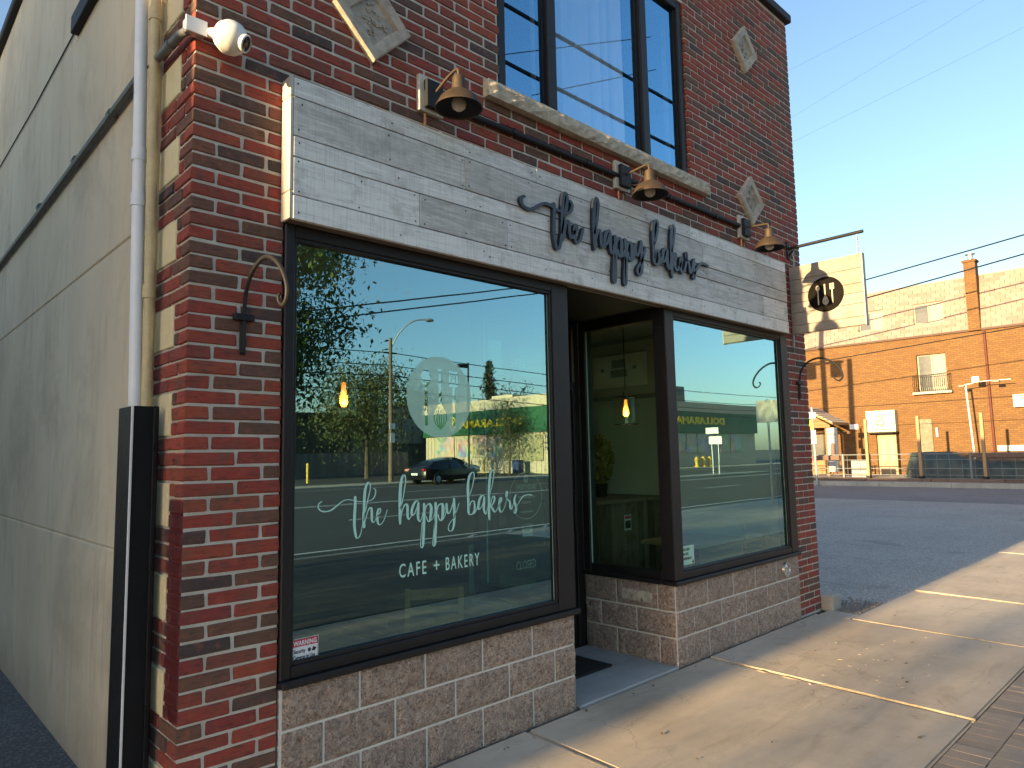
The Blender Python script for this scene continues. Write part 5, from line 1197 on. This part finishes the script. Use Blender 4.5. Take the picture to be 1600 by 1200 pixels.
blue = plain('bin_blue', (0.03, 0.05, 0.16), 0.5, 0.1, 4); MB().cbox(38.55, 39.25, -38.45, -37.75, 0.0, 1.0, .04).obj('body', blue, bx); MB().cbox(38.5, 39.3, -38.5, -37.7, 1.0, 1.08, .03).obj('lid', blue, bx)
HL = ('leftmost of the three small yellow hydrants before the shaded store front', 'middle one of three yellow hydrants before the store', 'rightmost small yellow hydrant, nearest the twin sign posts')
for i, x in enumerate((57.9, 59.0, 60.1)):
    b = MB(); b.lathe([(0, .98), (.10, .95), (.17, .82), (.17, .70), (.22, .68), (.22, .60), (.15, .58), (.15, .12), (.24, .10), (.24, -.03)], (x, -33.2, 0), 16); b.tube([(x - .3, -33.2, .64), (x + .3, -33.2, .64)], .09, 10)
    o = b.obj('fire_hydrant', MAT['yellow']); tag(o, HL[i], 'hydrant', 'yellow hydrants across the street')
# roadside sign backs
rs_ = empty('road_sign', (17.7, -6.15, 0), label='square road sign seen from its blank back on the near boulevard', cat='road sign')
rod('post', [(17.7, -6.15, -.05), (17.7, -6.15, 2.95)], .032, MAT['galv'], rs_); MB().cbox(17.66, 17.672, -6.47, -5.83, 2.30, 2.92, .004).obj('panel', plain('sign_back', (0.62, 0.55, 0.42), 0.5, 0.08, 4), rs_)
r2 = empty('bus_stop_sign', (40, -20.8, -.1), label='two small sign plates on twin posts in the middle of the road', cat='road sign')
for y in (-21.05, -20.6): rod('post', [(40, y, -.15), (40, y, 2.5)], .04, MAT['galv'], r2)
MB().cbox(39.93, 39.955, -21.4, -20.5, 2.62, 3.02, .004).obj('panel', MAT['paper'], r2); MB().cbox(39.93, 39.955, -21.2, -20.3, 1.95, 2.45, .004).obj('panel', MAT['paper'], r2)
med = MB(); med.cbox(30, 46, -21.4, -20.2, -.3, 0.02, .03); o = med.obj('median_island', MAT['kerb']); o['kind'] = 'structure'

# cars across the street
def car(name, loc, rz, paint, label, group):
    t = empty(name, loc, rz, label, 'car', group)
    def local(mb, nm, m, par=None, sm=True):
        me = mb.mesh(nm, m); o = bpy.data.objects.new(nm, me); COL.objects.link(o); o.parent = par or t; return o
    # stations along x (front +): x, half width, sill z, shoulder z, bonnet/boot z
    S = [(-2.35, .62, .42, .72, .78), (-2.28, .80, .30, .88, .99), (-1.9, .88, .26, .93, 1.06), (-1.2, .91, .24, .92, 1.00), (0, .92, .23, .90, .97), (1.0, .91, .24, .87, .95), (1.5, .89, .26, .83, .92), (2.0, .83, .28, .76, .84), (2.32, .68, .34, .66, .72), (2.40, .52, .42, .58, .62)]
    b = MB(); ring = 12; vs = []
    for x, hw, z0, z1, z2 in S:
        P = [(-hw * .92, z0), (-hw, z0 + .12), (-hw, (z0 + z1) / 2), (-hw * .97, z1), (-hw * .80, z2), (-hw * .3, z2 + .015), (hw * .3, z2 + .015), (hw * .80, z2), (hw * .97, z1), (hw, (z0 + z1) / 2), (hw, z0 + .12), (hw * .92, z0)]
        vs += [(x, y, z) for y, z in P]
    fs = [(i * ring + j, i * ring + (j + 1) % ring, (i + 1) * ring + (j + 1) % ring, (i + 1) * ring + j) for i in range(len(S) - 1) for j in range(ring)]
    fs += [tuple(range(ring)), tuple(reversed(range((len(S) - 1) * ring, len(S) * ring)))]
    b.add(vs, fs, True); body = local(b, 'body', paint)
    G = [(-1.95, .70, 1.03, .62, 1.05), (-1.35, .78, .98, .60, 1.32), (-.6, .80, .95, .62, 1.44), (.1, .80, .94, .62, 1.44), (.7, .79, .93, .58, 1.27), (1.25, .74, .92, .66, .94)]
    b = MB(); vs = []
    for x, hb, zb, ht, zt in G: vs += [(x, -hb, zb - .03), (x, -(hb + ht) / 2 - .02, (zb + zt) / 2), (x, -ht, zt), (x, 0, zt + .02), (x, ht, zt), (x, (hb + ht) / 2 + .02, (zb + zt) / 2), (x, hb, zb - .03)]
    fs = [(i * 7 + j, i * 7 + j + 1, (i + 1) * 7 + j + 1, (i + 1) * 7 + j) for i in range(len(G) - 1) for j in range(6)]
    b.add(vs, fs, True); local(b, 'glasshouse', car_glass)
    b = MB(); vs = []
    for x, hb, zb, ht, zt in G[1:5]: vs += [(x, -ht * 1.02, zt - .01), (x, -ht * .6, zt + .028), (x, ht * .6, zt + .028), (x, ht * 1.02, zt - .01)]
    b.add(vs, [(i * 4 + j, i * 4 + j + 1, (i + 1) * 4 + j + 1, (i + 1) * 4 + j) for i in range(3) for j in range(3)], True); local(b, 'roof', paint)
    for sy in (-1, 1):
        b = MB()
        for a, c_ in (((-1.95, .70, 1.03), (-1.35, .605, 1.33)), ((-.25, .815, .95), (-.25, .63, 1.45)), ((1.22, .745, .93), (.7, .585, 1.28))): b.tube([(a[0], sy * a[1], a[2]), (c_[0], sy * c_[1], c_[2])], .04, 6)
        local(b, 'pillar', paint)
        for x in (-1.40, 1.42):
            b = MB(); b.lathe([(.0, .10), (.20, .10), (.215, .09), (.31, .10), (.335, .06), (.335, -.10), (0, -.10)], (x, sy * .84, .335), 20, Matrix.Rotation(R(-90 * sy), 3, 'X')); w_ = local(b, 'wheel', tyre)
            b = MB(); b.lathe([(0, .108), (.05, .112), (.20, .103)], (x, sy * .84, .335), 14, Matrix.Rotation(R(-90 * sy), 3, 'X')); local(b, 'rim', MAT['galv'], w_)
        b = MB(); b.obox((-2.27, sy * .62, .86), (.16, .36, .13), Euler((0, 0, sy * .35))); local(b, 'tail_light', red_l)
        b = MB(); b.obox((2.20, sy * .60, .66), (.2, .3, .10), Euler((0, 0, -sy * .4))); local(b, 'headlight', MAT['galv'])
        b = MB(); b.cbox(.72, .86, min(sy * .90, sy * 1.05), max(sy * .90, sy * 1.05), .93, 1.05, .03); local(b, 'mirror', paint)
    b = MB(); b.cbox(-2.39, -2.345, -.26, .26, .56, .68, .006); local(b, 'number_plate', MAT['paper'])
    return t
car_glass = plain('car_glass', (0.01, 0.012, 0.014), 0.06, 0.1, 2); tyre = plain('tyre', (0.012, 0.012, 0.012), 0.8, 0.2, 6)
red_l = plain('tail_red', (0.45, 0.02, 0.02), 0.25, 0.1, 6)
def paint_m(n, c, met=.0): m = plain(n, c, .22, .05, 3, metal=met); return m
car('parked_car', (25.1, -30.3, -0.118), R(-8), paint_m('car_black', (0.008, 0.008, 0.010)), 'black sedan with red tail lights at the far kerb', 'cars across the street')
car('parked_car', (31.5, -37.8, -0.045), R(5), paint_m('car_silver', (0.42, 0.42, 0.42), .5), 'silver sedan in the car park behind the black sedan', 'cars across the street')

# ================================================================== apartment building across the side street
ap = empty('brick_apartments', (34, 8, 0), label='tan brick apartment building with a shingled mansard roof across the side street', cat='apartment building')
FB = far_brick_mat(); FX = 34.0
def wall_x(name, y0, y1, z0, z1, holes, m, x=FX, d=0.30):
    """wall facing -x with rectangular openings (y0,y1,z0,z1)"""
    ys = sorted({y0, y1, *[h[0] for h in holes], *[h[1] for h in holes]}); zs = sorted({z0, z1, *[h[2] for h in holes], *[h[3] for h in holes]})
    b = MB()
    for a, c in zip(ys[:-1], ys[1:]):
        for e, f in zip(zs[:-1], zs[1:]):
            if any(h[0] <= (a + c) / 2 <= h[1] and h[2] <= (e + f) / 2 <= h[3] for h in holes): continue
            b.box(x, x + d, a, c, e, f)
    return b.obj(name, m, ap)
HW = [(5.86, 7.02, 3.97, 5.65), (8.10, 8.95, 0.25, 2.20), (-1.0, 0.2, 3.97, 5.65), (-3.2, -2.0, 0.9, 2.2)]
wall_x('wall', -12, 24, -0.2, 6.44, HW, FB)
box('rear_wall', FX + .31, FX + 14, -12, 24, -.2, 6.4, plain('apt_inside', (0.05, 0.045, 0.04), .8, .2, 1), ap)
box('mansard_eave', FX - .10, FX + .35, -12.05, 24.05, 6.441, 6.53, plain('eave_brown', (0.07, 0.035, 0.025), .7, .2, 3), ap)
MZ0, MZ1, MB_ = 6.531, 8.85, 0.35         # slope: set back 0.35 m at the top
mh = [(5.82, 7.02, 7.06, 7.97), (8.33, 9.42, 7.06, 7.97), (0.8, 2.0, 7.06, 7.97)]
def slope_x(z): return FX - 0.02 + MB_ * (z - MZ0) / (MZ1 - MZ0)
ys = sorted({-12, 24, *[h[0] for h in mh], *[h[1] for h in mh]}); zs = sorted({MZ0, MZ1, *[h[2] for h in mh], *[h[3] for h in mh]}); b = MB()
for a, c in zip(ys[:-1], ys[1:]):
    for e, f in zip(zs[:-1], zs[1:]):
        if any(h[0] <= (a + c) / 2 <= h[1] and h[2] <= (e + f) / 2 <= h[3] for h in mh): continue
        b.add([(slope_x(e), a, e), (slope_x(e), c, e), (slope_x(f), c, f), (slope_x(f), a, f), (FX + .6, a, e), (FX + .6, c, e), (FX + .6, c, f), (FX + .6, a, f)], [(0, 1, 2, 3), (4, 7, 6, 5), (0, 4, 5, 1), (3, 2, 6, 7), (0, 3, 7, 4), (1, 5, 6, 2)])
roof_m = b.obj('mansard_roof', plain('felt', (0.16, 0.10, 0.075), .9, .2, 3), ap)
sh = []; SHM = shingle_mat(); z = MZ0; row = 0; rsh = random.Random(5)
SH_CACHE = []
def shingle_mesh(wq, ch={}):
    if wq not in ch: ch[wq] = MB().cbox(-0.012, 0.010, -wq / 2, wq / 2, 0, 0.185, 0.003).mesh('shingle', SHM)
    return ch[wq]
lst = []
while z < MZ1 - 0.1:
    y = -6.0 + (0.19 if row % 2 else 0)
    while y < 16:
        zc = z + .08; a_, c_ = y + .01, y + .37
        for h in mh:
            if h[2] - .06 < zc < h[3] - .01 and c_ > h[0] and a_ < h[1]:          # cut round the window
                if a_ < h[0] - .04: c_ = min(c_, h[0])
                elif c_ > h[1] + .04: a_ = max(a_, h[1])
                else: c_ = a_
        if c_ - a_ > .03: lst.append(((slope_x(z) - .012, (a_ + c_) / 2, z), (0.02, round(c_ - a_, 2), .17)))
        y += .372
    z += .165; row += 1
top = pick_largest(lst, 300); rest = MB()
for i, (c, s) in enumerate(lst):
    dz = rsh.uniform(-.008, .008)
    if i in top:
        o = obj('shingle', shingle_mesh(s[1]), None, roof_m, (c[0] + rsh.uniform(-.004, .004), c[1], c[2] + dz)); o.rotation_euler = (0, -R(3) + math.atan(MB_ / (MZ1 - MZ0)), 0)
    else:
        x1 = slope_x(c[2] + .17) - .004
        hw = s[1] / 2; rest.add([(c[0], c[1] - hw, c[2] + dz), (c[0], c[1] + hw, c[2] + dz), (x1, c[1] + hw, c[2] + .17), (x1, c[1] - hw, c[2] + .17)], [(0, 1, 2, 3)])
if rest.v: o = rest.obj('shingle', SHM, roof_m, fix=False); o['kind'] = 'stuff'
box('roof_edge', FX + .28, FX + .75, -12, 24, 8.851, 8.93, MAT['greypipe'], ap)
# windows
wf = plain('window_frame_tan', (0.24, 0.20, 0.15), .5, .1, 6); dg = plain('window_glass', (0.09, 0.095, 0.10), .08, .3, 1.5); cu_m = plain('window_curtain', (0.30, 0.28, 0.24), .8, .15, 5)
def apt_window(y0, y1, z0, z1, x, curtain_right=True):
    f = MB(); t = .06
    for a in ((y0, y0 + t, z0, z1), (y1 - t, y1, z0, z1), (y0 + t, y1 - t, z0, z0 + t), (y0 + t, y1 - t, z1 - t, z1), ((y0 + y1) / 2 - .03, (y0 + y1) / 2 + .03, z0 + t, z1 - t)): f.box(x, x + .08, *a)
    o = f.obj('window', wf, ap); m = (y0 + y1) / 2
    box('pane', x + .03, x + .04, m + .03, y1 - t, z0 + t, z1 - t, dg, o); box('pane', x + .03, x + .04, y0 + t, m - .03, z0 + t, z1 - t, cu_m if curtain_right else dg, o)
    b = MB(); b.box(x - .16, x - .002, y0 - .05, y1 + .05, z0 - .07, z0 - .005); b.obj('sill', MAT['kerb'], o)
apt_window(5.86, 7.02, 3.97, 5.65, FX + .14); apt_window(-1.0, 0.2, 3.97, 5.65, FX + .14)
for h in mh: apt_window(h[0], h[1], h[2], h[3], slope_x(7.5) + .06)
lt = MB(); lt.box(FX + .13, FX + .20, 8.10, 8.95, .25, 2.2); ld = lt.obj('door', plain('tan_door', (0.30, 0.22, 0.12), .5, .15, 5), ap)
for a, c in ((8.22, 8.42), (8.60, 8.80)): box('door_pane', FX + .12, FX + .129, a, c, .9, 1.95, cu_m, ld)
bl = MB()
for i in range(20): y = 5.70 + i * (1.48 / 19); bl.tube([(FX - .02, y, 3.99), (FX - .20 - .05 * math.sin(i * .9) ** 2, y, 4.25), (FX - .14, y, 4.70)], .009, 4)
for z in (4.0, 4.70): bl.tube([(FX + .0, 5.70, z), (FX - .16, 5.70, z), (FX - .16, 7.18, z), (FX + .0, 7.18, z)], .014, 5)
bl.obj('balcony_railing', MAT['black'], ap)
MB().cbox(FX - .22, FX - .002, 5.66, 7.22, 3.86, 3.965, .01).obj('balcony_ledge', MAT['kerb'], ap)
ck = MB(); ck.box(FX - .16, FX + .30, 4.42, 4.86, 6.45, 9.45); chm = ck.obj('chimney', FB, ap)
MB().cbox(FX - .21, FX + .35, 4.37, 4.91, 9.451, 9.55, .01).obj('chimney_cap', FB, chm)
b = MB(); b.lathe([(.11, 9.55), (.11, 9.80), (.19, 9.81), (.19, 9.84), (0, 9.88)], (FX + .07, 4.62, 0), 14); b.obj('chimney_pot', MAT['galv'], chm)
rod('downpipe', [(FX - .06, 4.33, 6.45), (FX - .06, 4.31, 0.3)], .05, plain('oxblood_pipe', (0.09, 0.02, 0.015), .5, .2, 5), ap)
b = MB(); b.cbox(FX - .09, FX, 6.36, 6.44, 1.95, 2.35, .01); b.cbox(FX - .09, FX, 1.1, 1.18, 1.95, 2.35, .01); b.obj('wall_light', MAT['white'], ap)
MB().cbox(FX - .03, FX - .002, 9.72, 10.1, 2.42, 2.66, .004).obj('small_plate', MAT['paper'], ap)
b = MB(); b.cbox(FX - .05, FX - .002, 6.58, 7.10, 0.3, 2.75, .01); b.obj('trellis_panel', plain('trellis', (0.16, 0.15, 0.11), .8, .5, 6), ap)
# box signs
sg_m = plain('sign_cream', (0.50, 0.49, 0.37), .4, .04, 2); sgg = plain('sign_green', (0.02, 0.07, 0.02), .5, .1, 5)
s1 = empty('leaf_sign', (33.8, 8.6, 2.3), label='cream box sign with a green fruit ring and leaf emblem above the tan door', cat='box sign')
MB().cbox(33.62, 33.995, 7.97, 9.22, 2.24, 3.23, .012).obj('panel', sg_m, s1); MB().cbox(33.60, 33.99, 7.95, 9.24, 2.18, 2.239, .006).obj('lower_trim', MAT['black'], s1)
b = MB(); n = 28
for i in range(n):
    a, c = 2 * math.pi * i / n, 2 * math.pi * (i + 1) / n
    b.add([(33.617, 8.6 - r * math.cos(q) * .17, 2.66 + r * math.sin(q) * .17) for r, q in ((1, a), (1, c), (.72, c), (.72, a))], [(0, 1, 2, 3)])
for sg, L_ in ((1, .24), (-1, .26)):
    P = [(0, 0), (sg * .10, .09), (sg * L_, .12), (sg * .14, .03)]; b.add([(33.617, 8.6 - u, 2.91 + v) for u, v in P], [(0, 1, 2, 3)])
b.tube([(33.617, 8.6, 2.83), (33.617, 8.59, 2.93)], .012, 5); b.obj('emblem', sgg, s1, fix=False)
MB().box(33.612, 33.6195, 8.12, 9.06, 2.33, 2.36).obj('print', sgg, s1)
s2 = empty('letter_sign', (33.9, 2.9, 3.1), label='white box sign starting with a green T at the right edge of the picture', cat='box sign')
MB().cbox(33.80, 33.995, 1.6, 3.50, 3.08, 3.60, .01).obj('panel', sg_m, s2); obj('lettering', text_mesh('THRIVE', .34, (33.793, 3.2, 3.22), (0, -1, 0), (0, 0, 1), 1.0, .002, .008), sgg, s2)
s3 = empty('banner_board', (33.9, 3.6, 1.3), label='long cream board low on the brick wall behind the covered pile', cat='board'); MB().cbox(33.9, 33.99, 1.2, 4.2, 1.28, 1.52, .006).obj('panel', sg_m, s3)
# porch
po = empty('timber_porch', (33, 11.2, .25), label='timber entrance porch with slatted pitched roof beside a white name board', cat='porch')
pwd = wood_mat('porch_wood', (0.22, 0.12, 0.05), (0.34, 0.20, 0.09), (0.12, 0.07, 0.035), saw=False, knots=False, along='z')
for y in (10.5, 12.6): MB().cbox(32.3, 32.42, y, y + .12, .1, 2.6, .006).obj('post', pwd, po)
b = MB(); b.add([(32.1, 10.15, 2.62), (34, 10.15, 2.62), (34, 11.6, 3.42), (32.1, 11.6, 3.42), (32.1, 10.15, 2.72), (34, 10.15, 2.72), (34, 11.6, 3.52), (32.1, 11.6, 3.52)], BOXF); b.add([(32.1, 11.6, 3.42), (34, 11.6, 3.42), (34, 13.05, 2.62), (32.1, 13.05, 2.62), (32.1, 11.6, 3.52), (34, 11.6, 3.52), (34, 13.05, 2.72), (32.1, 13.05, 2.72)], BOXF); b.obj('roof', pwd, po)
for i in range(7):
    f = i / 7; y = 10.15 + 1.45 * f; z = 2.735 + .8 * f; MB().obox((33.05, y + .1, z + .055), (1.95, .17, .02), Euler((math.atan(.8 / 1.45), 0, 0))).obj('roof_slat', MAT['whitewood'], po)
MB().cbox(32.12, 32.18, 10.3, 12.9, 2.50, 2.62, .006).obj('beam', pwd, po)
b = MB(); b.add([(32.2, 10.35, 2.63), (32.2, 12.85, 2.63), (32.2, 11.6, 3.36), (32.24, 10.35, 2.63), (32.24, 12.85, 2.63), (32.24, 11.6, 3.36)], [(0, 1, 2), (3, 5, 4), (0, 3, 4, 1), (1, 4, 5, 2), (2, 5, 3, 0)]); b.obj('gable', pwd, po)
box('porch_door', 33.9, 33.98, 11.0, 12.3, .25, 2.45, plain('porch_door_wood', (0.28, 0.13, 0.045), .5, .2, 5), po); box('door_pane', 33.87, 33.899, 11.25, 12.0, 1.0, 2.2, dg, po)
tb = empty('thrive_board', (32.25, 10.6, .4), label='tall white board lettered thrive with a dark oval mirror panel', cat='name board')
MB().cbox(32.20, 32.26, 10.02, 10.49, .45, 2.50, .008).obj('panel', plain('board_white', (0.32, 0.32, 0.33), .5, .05, 4), tb)
obj('lettering', text_mesh('THRIVE', .145, (32.194, 10.455, 2.12), (0, -1, 0), (0, 0, 1), .82, .002, .002), plain('board_print', (.16, .16, .17), .6, .1, 5), tb)
obj('lettering', text_mesh('YOGA', .09, (32.194, 10.40, 1.98), (0, -1, 0), (0, 0, 1), 1.0, .002, .001), bpy.data.materials['board_print'], tb)
b = MB(); b.prism([(10.245 + .11 * math.copysign(abs(math.cos(a)) ** .6, math.cos(a)), 1.42 + .36 * math.copysign(abs(math.sin(a)) ** .6, math.sin(a))) for a in [2 * math.pi * i / 24 for i in range(24)]], lambda u, v, d: (32.199 - d, u, v), 0, .006); b.obj('oval_panel', plain('oval_brown', (0.10, 0.06, 0.04), .3, .3, 9), tb)
# patio in front: platform, railing, posts, covered pile, planters
pt = sheet('patio', 29.9, 34, -6, 24, 0.26, MAT['kerb'], 0.5)
tm = wood_mat('patio_timber', (0.10, 0.06, 0.045), (0.17, 0.11, 0.085), (0.06, 0.04, 0.03), saw=False, along='y')
tb_ = empty('patio_edging', (29.8, 5, 0), label='dark timber edging along the foot of the patio railing', cat='edging')
for i in range(8): MB().cbox(29.72, 29.88, -4 + i * 2.4 + .01, -4 + (i + 1) * 2.4 - .01, .02, .285, .01).obj('sleeper', tm, tb_)
rl_ = empty('patio_railing', (30.5, 5, .26), label='grey metal patio railing with thin mesh bars along the side street', cat='railing')
for z, r in ((1.24, .022), (1.02, .014), (.66, .018), (.40, .014)): rod('rail', [(30.5, -4, z), (30.5, 13, z)], r, MAT['railgrey'], rl_, 6)
for y in (-3, -1.2, .6, 2.5, 4.4, 8.08, 9.17, 10.9, 12.6): MB().cbox(30.46, 30.54, y - .035, y + .035, .26, 1.28, .006).obj('post', MAT['railgrey'], rl_)
for i in range(40): y = -3.9 + i * .43; rod('thin_bar', [(30.5, y, .3), (30.5, y, 1.24)], .008, MAT['railgrey'], rl_, 4)
for y, z, i in ((8.10, 2.74, 0), (6.1, 2.77, 1), (3.91, 2.78, 2), (1.7, 2.78, 3)):
    t = empty('timber_post', (30.35, y, .26)); tag(t, ['bare pine post left of the leaf emblem sign', 'bare pine post in front of the covered pile', 'bare pine post beside the oxblood downpipe', 'bare pine post beyond the right edge of the patio'][i], 'post', 'pine posts along the patio railing')
    MB().cbox(30.29, 30.41, y - .055, y + .055, .36, z, .006).obj('shaft', plain('pine_%d' % i if False else 'pine', (0.34, 0.21, 0.105), .7, .15, 8), t); MB().cbox(30.26, 30.44, y - .085, y + .085, .26, .3595, .01).obj('foot', MAT['black'], t)
tp = empty('covered_pile', (31.4, 4.5, .26), label='long patio pile wrapped in a blue grey tarpaulin behind the railing', cat='covered pile')
b = MB(); rt = random.Random(17); nx_, ny_ = 10, 60; vs = []
def tz(y): return 1.30 if y > 5.3 else max(.98, 1.30 - (5.3 - y) * .45)
for j in range(ny_ + 1):
    y = 6.95 - 6.5 * j / ny_
    for i in range(nx_ + 1):
        u = i / nx_; f = min(1, (j + .2) / 2.2, (ny_ - j + .2) / 2.2); h = tz(y) * f + .26 * (1 - f)
        if u < .35: x, z = 31.0 + .25 * (u / .35) ** 2, .27 + (h - .27) * (u / .35)
        elif u < .75: x, z = 31.25 + (u - .35) * 2.0, h
        else: x, z = 32.05 + .2 * (u - .75) / .25, h - (h - .27) * (u - .75) / .25
        vs.append((x + rt.uniform(-.05, .05) + .05 * math.sin(y * 9 + z * 3), y + rt.uniform(-.02, .02), z + rt.uniform(-.025, .025)))
b.add(vs, [(j * (nx_ + 1) + i, j * (nx_ + 1) + i + 1, (j + 1) * (nx_ + 1) + i + 1, (j + 1) * (nx_ + 1) + i) for j in range(ny_) for i in range(nx_)], True); b.obj('tarpaulin', plain('tarp_cloth', (0.045, 0.068, 0.066), .55, .35, 2.5, bump=.3, bscale=9), tp)
for y0, y1, z0, z1, lb in ((9.25, 10.9, 1.02, 1.22, 'dark brown planter box on the railing beside the porch'), (1.2, 4.28, 1.08, 1.25, 'long dark brown planter box on the railing over the covered pile')):
    p_ = empty('planter_box', (30.4, y0, z0)); tag(p_, lb, 'planter'); MB().cbox(30.30, 30.455, y0, y1, z0, z1, .008).obj('front_board', tm, p_)
bn_ = empty('recycling_bin', (31.0, 8.55, .26), label='pale ribbed bin standing inside the patio railing', cat='bin'); MB().cbox(30.75, 31.2, 8.3, 8.95, .27, 1.02, .02).obj('body', plain('bin_pale', (.26, .28, .29), .5, .05, 4), bn_)
for z in (.42, .57, .72, .87): MB().box(30.742, 30.752, 8.31, 8.94, z, z + .02).obj('rib', MAT['greypipe'], bn_)
fl = empty('lamp_post', (33.2, 4.92, .26), label='thin white lamp post with small floodlights in front of the brick wall', cat='lamp post')
rod('post', [(33.2, 4.85, .26), (33.2, 4.95, 2.9), (33.2, 5.0, 4.10)], .035, MAT['white'], fl); rod('arm', [(33.2, 5.15, 4.08), (33.2, 4.3, 4.2), (33.2, 3.4, 4.2)], .018, MAT['white'], fl)
b = MB(); b.cbox(33.0, 33.2, 4.45, 4.72, 4.15, 4.40, .02); b.obj('floodlight', MAT['white'], fl); b = MB(); b.cbox(33.0, 33.2, 3.75, 4.0, 4.10, 4.2, .02); b.obj('floodlight', MAT['greypipe'], fl); b = MB(); b.cbox(33.05, 33.25, 5.0, 5.25, 4.0, 4.1, .02); b.obj('floodlight', MAT['greypipe'], fl)
ps = empty('parking_sign', (28.9, 9.55, .1), label='street pole with a white parking plate and a yellow plate at the brick pier edge', cat='street sign')
rod('pole', [(28.9, 9.68, .0), (28.9, 9.72, 3.3)], .045, MAT['galv'], ps)
MB().cbox(28.83, 28.85, 9.55, 9.86, 2.83, 3.08, .003).obj('plate', MAT['paper'], ps); obj('print', text_mesh('P', .2, (28.826, 9.77, 2.88), (0, -1, 0), (0, 0, 1), 1, .001, .004), MAT['ink'], ps)
MB().obox((28.84, 9.78, 2.55), (.015, .18, .42), Euler((0, 0, 0))).obj('plate', plain('yellow_plate', (.75, .70, .03), .4, .05, 4), ps); MB().cbox(28.83, 28.85, 9.58, 9.78, 1.75, 2.32, .003).obj('plate', MAT['paper'], ps); obj('print', text_mesh('S', .26, (28.826, 9.76, 1.92), (0, -1, 0), (0, 0, 1), .8, .001, .01), MAT['ink'], ps)
# poles hidden behind the shop whose shadows fall on the apartments
for i, (x, y, h, tr_) in enumerate(((24.0, 11.40, 9.6, True), (22.5, 10.30, 7.7, False))):
    p_ = empty('service_pole', (x, y, -.05)); tag(p_, ['utility pole with two transformer cans on the side street', 'plain wooden service pole on the side street'][i], 'utility pole', 'utility poles on the side street')
    rod('pole', [(x, y, -.1), (x, y - (.15 if i else 0), h)], [.16, .12], wood_pole, p_, 10)
    if tr_:
        for dy in (-.62, .62): b = MB(); b.lathe([(0, .45), (.25, .42), (.28, .35), (.28, -.35), (0, -.4)], (x, y + dy, 7.0), 14); b.obj('transformer', MAT['galv'], p_)
        MB().cbox(x - .05, x + .05, y - 1.0, y + 1.0, 7.3, 7.42, .01).obj('crossarm', wood_pole, p_)

# ================================================================== overhead wires
def wire(pts, sag, r, label, group, n=16):
    a, b = Vector(pts[0]), Vector(pts[1]); P = []
    for i in range(n + 1):
        t = i / n; p = a.lerp(b, t); p.z -= sag * 4 * t * (1 - t); P.append(p)
    m = MB(); m.tube(P, r, 5, cap=False); o = m.obj('overhead_wire', MAT['black']); tag(o, label, 'wire', group); return o
GW = 'overhead wires by the apartments'
def span(x, y0, z0, y1, z1, ext=1.6):
    dy, dz = y1 - y0, z1 - z0; return (x, y0 - dy * ext, z0 - dz * ext), (x, y1 + dy * ext, z1 + dz * ext)
for i, (q, r, lb) in enumerate((((29.6, 7.457, 8.632, 1.923, 9.228), .03, 'uppermost dark wire crossing above the mansard roof'), ((29.6, 7.483, 7.861, 1.977, 8.526), .03, 'dark wire passing in front of the chimney'),
                                ((29.6, 10.347, 5.366, 2.177, 5.897), .02, 'dark wire along the foot of the mansard roof'), ((29.6, 10.185, 3.362, 3.742, 3.394), .012, 'thin wire sagging low across the apartment brickwork'))):
    wire(span(*q), .12, r, lb, GW)
for i, (y0, z0, y1, z1) in enumerate(((8.481, 16.967, 3.658, 17.403), (8.47, 14.979, 1.965, 16.537), (8.401, 13.96, .827, 15.116))):
    wire(span(26., y0, z0, y1, z1, 2.2), .1, .003, ['highest hairline wire in the sky', 'middle hairline wire in the sky', 'lowest hairline wire in the open sky'][i], GW)
GS = 'street cables reflected in the windows'
for i, (y, z, r) in enumerate(((-7.0, 10.05, .045), (-7.0, 11.35, .045), (-7.2, 4.9, .014), (-7.4, 4.75, .014))):
    if i < 2: wire(((-60, y, z), (90, y, z)), .25, r, ['thick lower street cable reflected in the upper window', 'thick upper street cable reflected in the upper window'][i], GS)
    else: wire(((4.2, y, z - 1.0), (12, y, z + .8)), 0.0, r, ['upper of two slim drop wires reflected high in the large window', 'lower of two slim drop wires reflected high in the large window'][i - 2], GS)
for i, (a, b) in enumerate((((8.7, -7.6, 10.2), (15, -7.6, 13.3)), ((10.3, -7.8, 9.96), (15.5, -7.8, 12.6)))): wire((a, b), 0, .012, ['left thin slanting wire reflected in the upper window', 'right thin slanting wire reflected in the upper window'][i], GS)
for i, (z, s_) in enumerate(((8.05, .4), (7.25, .5), (6.6, .5), (5.7, .4))): wire(((-40, -33.6, z), (23.6, -33.6, z), ), s_, .03, ['first', 'second', 'third', 'fourth'][i] + ' wire from the top on the left of the reflected utility pole', GS, 24); wire(((23.6, -33.6, z), (90, -33.6, z - .3)), s_ * 1.6, .03, ['first', 'second', 'third', 'fourth'][i] + ' wire from the top on the right of the reflected utility pole', GS, 24)
